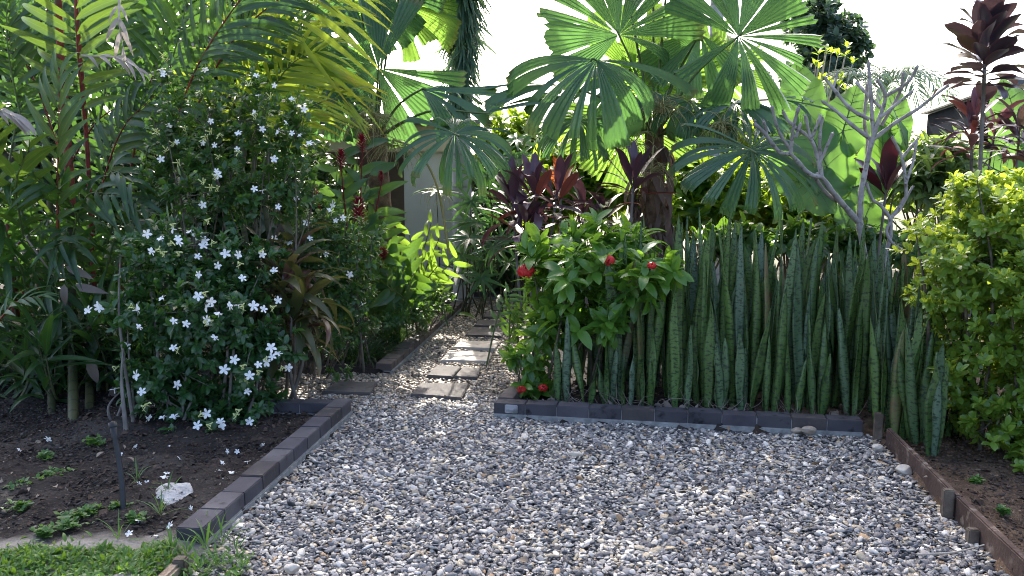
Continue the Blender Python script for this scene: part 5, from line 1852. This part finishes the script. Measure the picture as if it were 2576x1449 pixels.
b = np.array([px(890 - CX, 7.6), 7.6, 0.])
ginger('red_ginger', 'red ginger with upright crimson flower cones among broad dark leaves', 'ginger', b, [at(850, 400, 7.5), at(900, 380, 7.6), at(930, 440, 7.5), at(945, 490, 7.6), at(860, 500, 7.4), at(960, 560, 7.4), at(910, 600, 7.3), at(950, 640, 7.4), at(830, 560, 7.5)], 'ginger', .34, .095, 10,
       [(at(858, 400, 7.3), .13, .05), (at(910, 363, 7.4), .14, .05), (at(903, 533, 7.2), .20, .07), (at(958, 445, 7.4), .08, .03), (at(962, 640, 7.3), .08, .05), (at(795, 478, 7.2), .07, .03)])
b = np.array([px(1050 - CX, 8.6), 8.6, 0.])
ginger('shell_ginger', 'sunlit yellow-green ginger leaning over the path edge by the white wall', 'ginger', b, [at(1085, 560, 8.4), at(1105, 600, 8.2), at(1150, 650, 8.0), at(1030, 590, 8.4), at(1100, 670, 8.0)], 'ginger_glow', .24, .06, 9)
b = np.array([px(1020 - CX, 7.9), 7.9, 0.])
ginger('dark_ginger', 'dark broad-leaved ginger in the shade just above the path edging', 'ginger', b, [at(1010, 650, 7.6), at(1040, 690, 7.6), at(970, 660, 7.4), at(1050, 720, 7.8), at(940, 710, 7.3), at(990, 750, 7.5), at(970, 620, 7.7), at(920, 670, 7.4), at(975, 720, 7.3)], 'ginger', .29, .085, 10)
b = np.array([px(1120 - CX, 8.9), 8.9, 0.])
ginger('dark_ginger', 'low dark ginger at the far end of the path edging', 'ginger', b, [at(1080, 690, 8.9), at(1105, 700, 9.), at(1060, 700, 8.8), at(1110, 725, 9.1)], 'ginger', .2, .06, 9)


def lady_palm(name, label, base, heads, mat='rhapis', R=.24, group=None):
    root = thing(name, label, 'lady palm', base, group)
    mb, sb = MB(), MB()
    for (p, nn) in heads:
        p = np.asarray(p)
        nn = nrm(np.array(nn, float) + rng.normal(size=3) * .15)
        e1 = nrm(np.cross(nn, rng.normal(size=3)))
        up = np.array([0, 0, 1.0])
        e1 = nrm(up * -1 - nn * np.dot(up * -1, nn) + rng.normal(size=3) * .2)
        e2 = np.cross(nn, e1)
        k = rng.integers(8, 12)
        ph = np.linspace(-2.5, 2.5, k) + rng.normal(size=k) * .06
        D = np.cos(ph)[:, None] * e1 + np.sin(ph)[:, None] * e2 + nn * .12
        scatter(mb, [leaf(1, .15, 'strap', 7, .3, .5, side=1), leaf(1, .13, 'strap', 7, .3, .9, side=1)], nrm(D), np.tile(nn, (k, 1)), np.tile(p, (k, 1)), rng.random(k), R * rng.uniform(.85, 1.15, k))
        b = np.asarray(base) + np.array([rng.normal() * .14, rng.normal() * .14, 0])
        tube(sb, smooth_path([b, b * .35 + p * .65 + np.array([0, 0, .05]), p], 5), np.linspace(.010, .0035, 11), 5)
    mb.build('foliage', M[mat], root)
    sb.build('stems', M['cane'], root)


def heads(lst, Y, jy=.35):
    return [(at(u, v, Y + rng.uniform(-jy, jy)), (rng.normal() * .35, -.8, .55 + rng.normal() * .25)) for u, v in lst]


b = np.array([px(1190 - CX, 9.4), 9.4, 0.])
lady_palm('lady_palm', 'lady palm with finger-like leaves standing in front of the white wall', b, heads([(1098, 480), (1185, 505), (1255, 478), (1180, 600), (1225, 440), (1290, 520), (1175, 560), (1240, 540), (1210, 660), (1270, 600), (1160, 640), (1290, 450), (1200, 560), (1185, 440), (1240, 620), (1150, 690), (1280, 660), (1210, 700)], 9.2), R=.30)
b = np.array([px(1330 - CX, 10.2), 10.2, 0.])
lady_palm('lady_palm', 'lady palm farther back, above the purple cordylines', b, heads([(1300, 400), (1350, 420), (1400, 400), (1260, 400), (1340, 470), (1400, 470), (1440, 440), (1300, 350), (1360, 370)], 10.), R=.34)
b = np.array([px(1240 - CX, 11.3), 11.3, 0.])
lady_palm('lady_palm', 'low dark lady palm beyond the block row at the path end', b, heads([(1170, 690), (1220, 700), (1270, 690), (1200, 640), (1250, 640), (1180, 720), (1240, 725), (1300, 690), (1290, 640)], 11.3), R=.4)


def mondo(label, u, v, r, n, L=.28):
    p = ground(u, v, 0)
    mb = MB()
    a, q = rng.uniform(0, 6.28, n), np.sqrt(rng.random(n)) * r
    T = p + np.stack([np.cos(a) * q, np.sin(a) * q, np.full(n, .0)], 1)
    D = np.stack([np.cos(a) * q / r * .7, np.sin(a) * q / r * .7, np.full(n, 1.)], 1) + rng.normal(size=(n, 3)) * .25
    scatter(mb, [leaf(1, .03, 'strap', 6, .3, 1.4), leaf(1, .03, 'strap', 6, .3, 2.0), leaf(1, .028, 'strap', 6, .3, 1.0)], nrm(D), np.stack([-np.cos(a), -np.sin(a), np.full(n, .5)], 1), T, rng.random(n), rng.uniform(.7, 1.2, n) * L)
    tag(mb.build('mondo_grass', M['mondo'], None), label, 'ornamental grass', None)


mondo('dark mound of mondo grass nearest the end block of the path edging', 900, 905, .22, 420)
mondo('dark mound of mondo grass farther up along the path edging', 985, 860, .2, 360)
mondo('dark mound of mondo grass under the arching white-flowered bush', 850, 890, .2, 360)

b = np.array([px(1060 - CX, 8.2), 8.2, 0.])
bush('low_shrub', 'low dark shrub of small leaves hugging the path edging', 'shrub', b, [(1050, 790, 7.6, 60, 35, .2), (1100, 760, 8.2, 50, 30, .2), (990, 800, 7.3, 50, 30, .18)], 160, 6, [leaf(.06, .025, 'ovate', 4, .2, .6)], 'jasmine_small', 'twig', None, 10, .008, .5, pull=0.)
mb = MB()
p = ground(1060, 812, .03)
mb.inst(leaf(.2, .16, 'ovate', 6, .4, 1.0, side=2, wave=.1), frames(np.array([[1, .2, .1]]), np.array([[0, -.5, 1.]])), (p - np.array([.1, 0, 0]))[None], [.5])
tag(mb.build('dead_leaf', leaf_mat('brown_dead_leaf', (.12, .075, .05), (.2, .14, .1), .1, None, .8), None), 'big curled brown dead leaf lying beside the path edging', 'dead leaf')
mb = MB()
p = ground(1150, 790, .05)
mb.inst(leaf(.22, .07, 'lance', 6, .3, .8, side=2), frames(np.array([[1, -.3, .1]]), np.array([[0, -.5, 1.]])), p[None], [.9])
tag(mb.build('fallen_leaf', M['ginger_glow'], None), 'yellow-green fallen leaf lying over the far path edging', 'fallen leaf')
b = np.array([px(1290 - CX, 6.9), 6.9, 0.])
ginger('shell_ginger', 'narrow-leaved bright plant arching over the right side of the path', 'ginger', b, [at(1285, 730, 6.8), at(1285, 780, 6.7), at(1300, 820, 6.6), at(1330, 760, 6.7)], 'ginger', .17, .035, 12)

# ------------------------------------------------------------------ shrubs and small trees behind
big = [leaf(.20, .062, 'lance', 6, .22, .6, side=2), leaf(.22, .07, 'lance', 6, .25, 1.0, side=2)]
ov = [leaf(.13, .06, 'ovate', 5, .2, .5), leaf(.12, .055, 'ovate', 5, .25, .9)]
BG = [('broad_leaf_shrub', 'sunlit yellow-green shrub behind the purple cordylines', [(1440, 430, 9.6, 110, 70, .5), (1540, 470, 9.4, 90, 70, .4), (1370, 500, 9.6, 80, 70, .4)], 260, 'broad', big),
      ('broad_leaf_shrub', 'bright leafy shrub behind the fibrous palm trunk', [(1760, 460, 9.6, 130, 90, .5), (1880, 520, 9.2, 120, 70, .4), (1700, 540, 9.2, 90, 60, .4)], 260, 'broad', big),
      ('broad_leaf_shrub', 'lush shrub under the elephant ear leaves', [(2020, 540, 8.9, 120, 80, .4), (2140, 560, 9.1, 100, 80, .4), (1960, 450, 9.4, 80, 80, .4)], 240, 'broad', ov),
      ('grey_leaf_shrub', 'soft grey-green leafy shrub below the dark roof', [(2370, 385, 8.6, 60, 60, .3), (2320, 450, 8.4, 70, 60, .3), (2400, 440, 8.4, 70, 60, .3)], 110, 'grey_green', [leaf(.19, .06, 'lance', 6, .22, .8, side=2), leaf(.22, .065, 'lance', 6, .25, 1.2, side=2)]),
      ('broad_leaf_shrub', 'dark leafy shrub between the snake plants and the frangipani', [(2180, 620, 7.9, 160, 60, .3), (2000, 610, 7.9, 120, 50, .3), (1840, 600, 7.8, 100, 50, .3)], 200, 'ginger', ov),
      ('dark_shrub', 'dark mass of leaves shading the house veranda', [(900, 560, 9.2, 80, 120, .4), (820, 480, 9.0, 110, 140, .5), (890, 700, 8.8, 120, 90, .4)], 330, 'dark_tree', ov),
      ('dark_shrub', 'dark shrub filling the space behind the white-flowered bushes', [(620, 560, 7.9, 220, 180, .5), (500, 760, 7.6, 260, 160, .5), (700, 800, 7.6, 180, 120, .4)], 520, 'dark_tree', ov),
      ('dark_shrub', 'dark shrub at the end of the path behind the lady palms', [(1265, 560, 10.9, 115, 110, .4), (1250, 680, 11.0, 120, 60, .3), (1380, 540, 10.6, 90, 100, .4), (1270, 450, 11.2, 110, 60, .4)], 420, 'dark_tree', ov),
      ('leafy_hedge_shrub', 'tall green shrub far behind the gap between the fan palms', [(1290, 360, 13., 120, 90, .7), (1420, 380, 13.2, 120, 70, .6)], 320, 'broad', big),
      ('leafy_hedge_shrub', 'tall green shrub far behind the trunk of the pale palm', [(1600, 400, 13., 160, 100, .7), (1780, 380, 13.2, 160, 120, .7), (1940, 400, 12.6, 110, 110, .6)], 520, 'broad', big),
      ('leafy_hedge_shrub', 'green shrub far behind the grey-leaved one and the roof', [(2200, 420, 12., 160, 120, .6), (2400, 480, 11.5, 160, 90, .6), (2560, 520, 11., 140, 100, .6)], 420, 'broad', ov),
      ]
for nm, lab, bl, n, mt, tm in BG:
    Bq = blobs_of(bl)
    c = sum(x[0] for x in Bq) / len(Bq)
    bush(nm, lab, 'shrub', np.array([c[0], c[1], 0.]), bl, n, 7, tm, mt, 'twig', None, 16, .02, .4, spread=(.5, 1.3), along=.12, base_spread=.25, pull=.0)


def tree(name, label, base, top, blobs, n, per, tm, mat, r0=.12, limbs=9, bark='trunk', group=None):
    root = thing(name, label, 'tree', base, group)
    B = blobs_of(blobs)
    P, D, k = sample_blobs(B, n, .4)
    mb = MB()
    whorls(mb, P, D, tm, per, (.7, 1.25), (.5, 1.4), .1, .2)
    mb.build('crown', M[mat], root)
    sb = MB()
    base, top = np.asarray(base), np.asarray(top)
    Q = smooth_path([base + np.array([0, 0, -.1]), base * .5 + top * .5 + rng.normal(size=3) * .06, top], 6)
    tube(sb, Q, np.linspace(r0, r0 * .6, len(Q)), 10)
    for i in rng.choice(len(P), limbs, replace=False):
        m = top * .6 + P[i] * .4 + rng.normal(size=3) * .15
        tube(sb, smooth_path([top - (top - base) * .08, m, P[i]], 6), np.linspace(r0 * .45, .008, 13), 7)
    sb.build('trunk', M[bark], root)


dk = [leaf(.17, .06, 'lance', 5, .2, .8), leaf(.15, .065, 'ovate', 5, .2, .6)]
tree('shade_tree', 'dark leafy tree filling the corner behind the red-stemmed palms', np.array([-5.2, 9.2, 0]), np.array([-5.2, 9.2, 1.6]), [(-40, 250, 9.2, 260, 300, .9), (200, 420, 9., 220, 260, .8), (120, 60, 9.4, 240, 200, .8), (-60, 650, 8.8, 220, 260, .7)], 950, 7, dk, 'dark_tree', .14, 14)
tree('shade_tree', 'dark leafy tree rising behind the tall white-flowered bush', np.array([-3.3, 9.6, 0]), np.array([-3.3, 9.6, 1.6]), [(470, 200, 9.6, 240, 230, .8), (640, 400, 9.4, 220, 200, .7), (380, 560, 9.2, 240, 200, .7), (620, 40, 9.8, 200, 160, .7)], 950, 7, dk, 'dark_tree', .14, 14)
tree('shade_tree', 'tree with blue-green crown far behind the bare frangipani', np.array([px(2060 - CX, 17), 17, 0]), np.array([px(2060 - CX, 17), 17, 2.6]), [(2090, 110, 17, 85, 90, .9), (2040, 40, 17, 60, 60, .7), (2060, 190, 16.8, 90, 80, .8), (2140, 130, 16.9, 40, 50, .5)], 620, 8, [leaf(.17, .09, 'ovate', 4, .2, .5)], 'far_tree', .12, 14)
# a twiggy, half-bare small tree in front of it
root = thing('twiggy_tree', 'half-bare twiggy tree in front of the blue-green crown', 'tree', np.array([px(2040 - CX, 14), 14, 0]))
sb, mb = MB(), MB()
for i in range(46):
    e = at(rng.uniform(1985, 2170), rng.uniform(110, 300), 14 + rng.normal() * .4)
    s = np.array([px(2050 - CX, 14) + rng.normal() * .1, 14, 0])
    m = s * .4 + e * .6 + np.array([-.1, 0, -.1])
    tube(sb, smooth_path([s, m, e], 5), np.linspace(.03, .006, 11), 5)
    if i % 2:
        whorls(mb, np.array([e, m * .3 + e * .7]), np.tile([0, 0, 1.], (2, 1)), [leaf(.14, .06, 'ovate', 4, .2, .5)], 5)
sb.build('trunk', M['paletwig'], root)
mb.build('crown', M['broad'], root)
tree('shade_tree', 'green tree behind the house roof at the far right', np.array([px(2700 - CX, 15), 15, 0]), np.array([px(2700 - CX, 15), 15, 1.8]), [(2720, 240, 15, 130, 130, .8), (2850, 320, 15, 150, 160, .8)], 300, 8, ov, 'dark_tree', .12, 10)
# far palm heads
b = np.array([px(2215 - CX, 15), 15, 0.])
root = thing('distant_palm', 'small palm with feathery fronds showing above the elephant ear leaves', 'palm', b)
c = at(2215, 225, 15)
stem(root, [b, (b + c) / 2, c], (.09, .07), 'palmtrunk', 'trunk')
for k in range(12):
    a = k * 2.4
    d = np.array([math.cos(a), math.sin(a), 0])
    frond(root, [c, c + d * .45 + np.array([0, 0, .30]), c + d * .9 + np.array([0, 0, .15]), c + d * 1.25 + np.array([0, 0, -.3])], .4, 22, .035, 'foxtail', 'stalk', (1.1, .5), world=True, droop=.8, r=.012)
tree('shade_tree', 'dark trees closing the view behind the centre of the garden', np.array([1.0, 17, 0]), np.array([1.0, 17, 1.4]), [(1250, 430, 17, 200, 90, .8), (1500, 430, 17, 220, 90, .8), (1760, 430, 17, 220, 100, .8), (2000, 430, 17, 180, 110, .8)], 800, 7, dk, 'dark_tree', .14, 14)
tree('shade_tree', 'dark leafy tree behind the dark roof and grey-leaved shrub', np.array([8.2, 16, 0]), np.array([8.2, 16, 1.4]), [(2300, 430, 16, 200, 90, .8), (2550, 430, 16, 200, 90, .8), (2800, 430, 16, 200, 110, .8)], 600, 7, dk, 'dark_tree', .14, 14)

# ------------------------------------------------------------------ buildings
WALL = rough_mat('white_render', (.56, .56, .55), (.64, .64, .63), 1.5, .9, .15, 90, c3=(.54, .52, .48))
FASC = rough_mat('cream_fascia', (.55, .49, .36), (.60, .54, .41), 2, .8, .1, 60)
SHADE_WALL = rough_mat('shade_painted_veranda_wall', (.09, .075, .07), (.13, .11, .10), 2, .9, .2, 60)  # the veranda's shadow is put into this back wall's dark colour
ROOF = rough_mat('dark_metal_roof', (.055, .06, .075), (.08, .085, .10), 2, .4, .1, 40, spec=.5)


def abox(mb, lo, hi):
    c = [(lo[i] + hi[i]) / 2 for i in range(3)]
    s = [hi[i] - lo[i] for i in range(3)]
    rbox(mb, np.array(c[:2]), np.array([1., 0]), np.array([0, 1.]), s[0], s[1], s[2], lo[2], bev=min(.012, min(s) * .2))


x0, x1 = at(1016, 450, 11.6)[0], at(1138, 450, 11.6)[0]
root = thing('house', 'cream house with a white veranda pier, seen through the palms', 'house', (x0, 11.6, 0))
mb = MB()
abox(mb, (x0, 11.6, -.1), (x1, 12.1, 2.35))
mb.build('veranda_pier', WALL, root, smooth=False)
mb = MB()
abox(mb, (-6.5, 11.5, 1.92), (x1 + .1, 11.68, 2.28))
mb.build('fascia', FASC, root, smooth=False)
mb = MB()
abox(mb, (-6.5, 14.2, -.1), (x1 + .0, 14.5, 2.4))
mb.build('wall', SHADE_WALL, root, smooth=False)
mb = MB()
mb.add([(-6.9, 11.25, 2.27), (x1 + .4, 11.25, 2.27), (x1 + .4, 15.2, 3.2), (-6.9, 15.2, 3.2), (-6.9, 11.25, 2.33), (x1 + .4, 11.25, 2.33), (x1 + .4, 15.2, 3.26), (-6.9, 15.2, 3.26)],
       [(3, 2, 1, 0), (4, 5, 6, 7), (0, 1, 5, 4), (1, 2, 6, 5), (2, 3, 7, 6), (3, 0, 4, 7)])
mb.build('roof', ROOF, root, smooth=False)

# neighbouring roof: its eave runs towards us, the roof rising away to the right
E0, E1 = np.array([6.45, 13.2]), np.array([5.45, 9.3])
zE = at(2320, 290, 13.2)[2]
dd = (E1 - E0) / np.linalg.norm(E1 - E0)
nn = np.array([-dd[1], dd[0]])                    # away from the garden
if nn[0] < 0:
    nn = -nn
LE = np.linalg.norm(E1 - E0)
root = thing('neighbour_house', 'neighbouring house with a low dark roof whose pale edge slopes against the sky', 'house', (E0[0], E0[1], 0))
mb = MB()
q = [np.array([*(E0), zE]), np.array([*(E1), zE]), np.array([*(E1 + nn * 4), zE + 1.1]), np.array([*(E0 + nn * 4), zE + 1.1])]
up = np.array([0, 0, .05])
mb.add([p + up for p in q] + [p for p in q], [(0, 1, 2, 3), (7, 6, 5, 4), (0, 4, 5, 1), (1, 5, 6, 2), (2, 6, 7, 3), (3, 7, 4, 0)])
mb.build('roof', ROOF, root, smooth=False)
mb = MB()
rbox(mb, (E0 + E1) / 2 - nn * .06, dd, nn, LE, .09, .05, zE + .01, bev=.012)
mb.build('gutter', rough_mat('grey_gutter', (.22, .23, .25), (.27, .28, .3), 3, .4, .05), root, smooth=False)
mb = MB()
rbox(mb, (E0 + E1) / 2 + nn * .02, dd, nn, LE - .02, .05, .36, zE - .35, bev=.006)
mb.build('fascia', rough_mat('dark_fascia', (.016, .018, .024), (.024, .027, .033), 2, 1.0, .05, spec=.0), root, smooth=False)
mb = MB()
rbox(mb, (E0 + E1) / 2 + nn * .7, dd, nn, LE - .6, .2, zE - .12, -.1, bev=.01)
mb.build('wall', rough_mat('grey_house_wall', (.018, .02, .025), (.028, .03, .035), 2, 1.0, spec=.0), root, smooth=False)
# ------------------------------------------------------------------ camera, sun and sky
cam = bpy.data.cameras.new('camera')
cam.sensor_width = 36
cam.lens = 36 * FPX / 2576
cam.clip_start = .05
cam.clip_end = 1000
co = bpy.data.objects.new('camera', cam)
COL.objects.link(co)
co.location = (0, 0, CAMZ)
co.rotation_euler = (PI / 2 - PITCH, 0, 0)
scene.camera = co

SUN_EL, SUN_AZ = math.radians(38), math.radians(-7)        # azimuth from +Y towards +X
sd = Vector((math.sin(SUN_AZ) * math.cos(SUN_EL), math.cos(SUN_AZ) * math.cos(SUN_EL), math.sin(SUN_EL)))
sun = bpy.data.lights.new('sun', 'SUN')
sun.energy = 3.0
sun.angle = math.radians(.53)
sun.color = (1, .95, .86)
so = bpy.data.objects.new('sun', sun)
COL.objects.link(so)
so.rotation_euler = sd.to_track_quat('Z', 'Y').to_euler()

w = bpy.data.worlds.new('World')
scene.world = w
w.use_nodes = True
nt = w.node_tree
nt.nodes.clear()
out = nt.nodes.new('ShaderNodeOutputWorld')
bg = nt.nodes.new('ShaderNodeBackground')
sky = nt.nodes.new('ShaderNodeTexSky')
sky.sky_type = 'NISHITA'
sky.sun_disc = False
sky.sun_elevation = SUN_EL
sky.sun_rotation = SUN_AZ
sky.air_density = .7
sky.dust_density = 5.0
sky.ozone_density = 1.0
nt.links.new(sky.outputs[0], bg.inputs[0])
bg.inputs[1].default_value = .15
nt.links.new(bg.outputs[0], out.inputs[0])

scene.view_settings.view_transform = 'Standard'
scene.view_settings.look = 'None'
scene.view_settings.exposure = 2.35
scene.view_settings.gamma = 1.0
scene.cycles.max_bounces = 8
scene.cycles.transparent_max_bounces = 8
scene.cycles.pixel_filter_type = 'BLACKMAN_HARRIS'
scene.cycles.filter_width = 1.0
scene.cycles.use_denoising = True
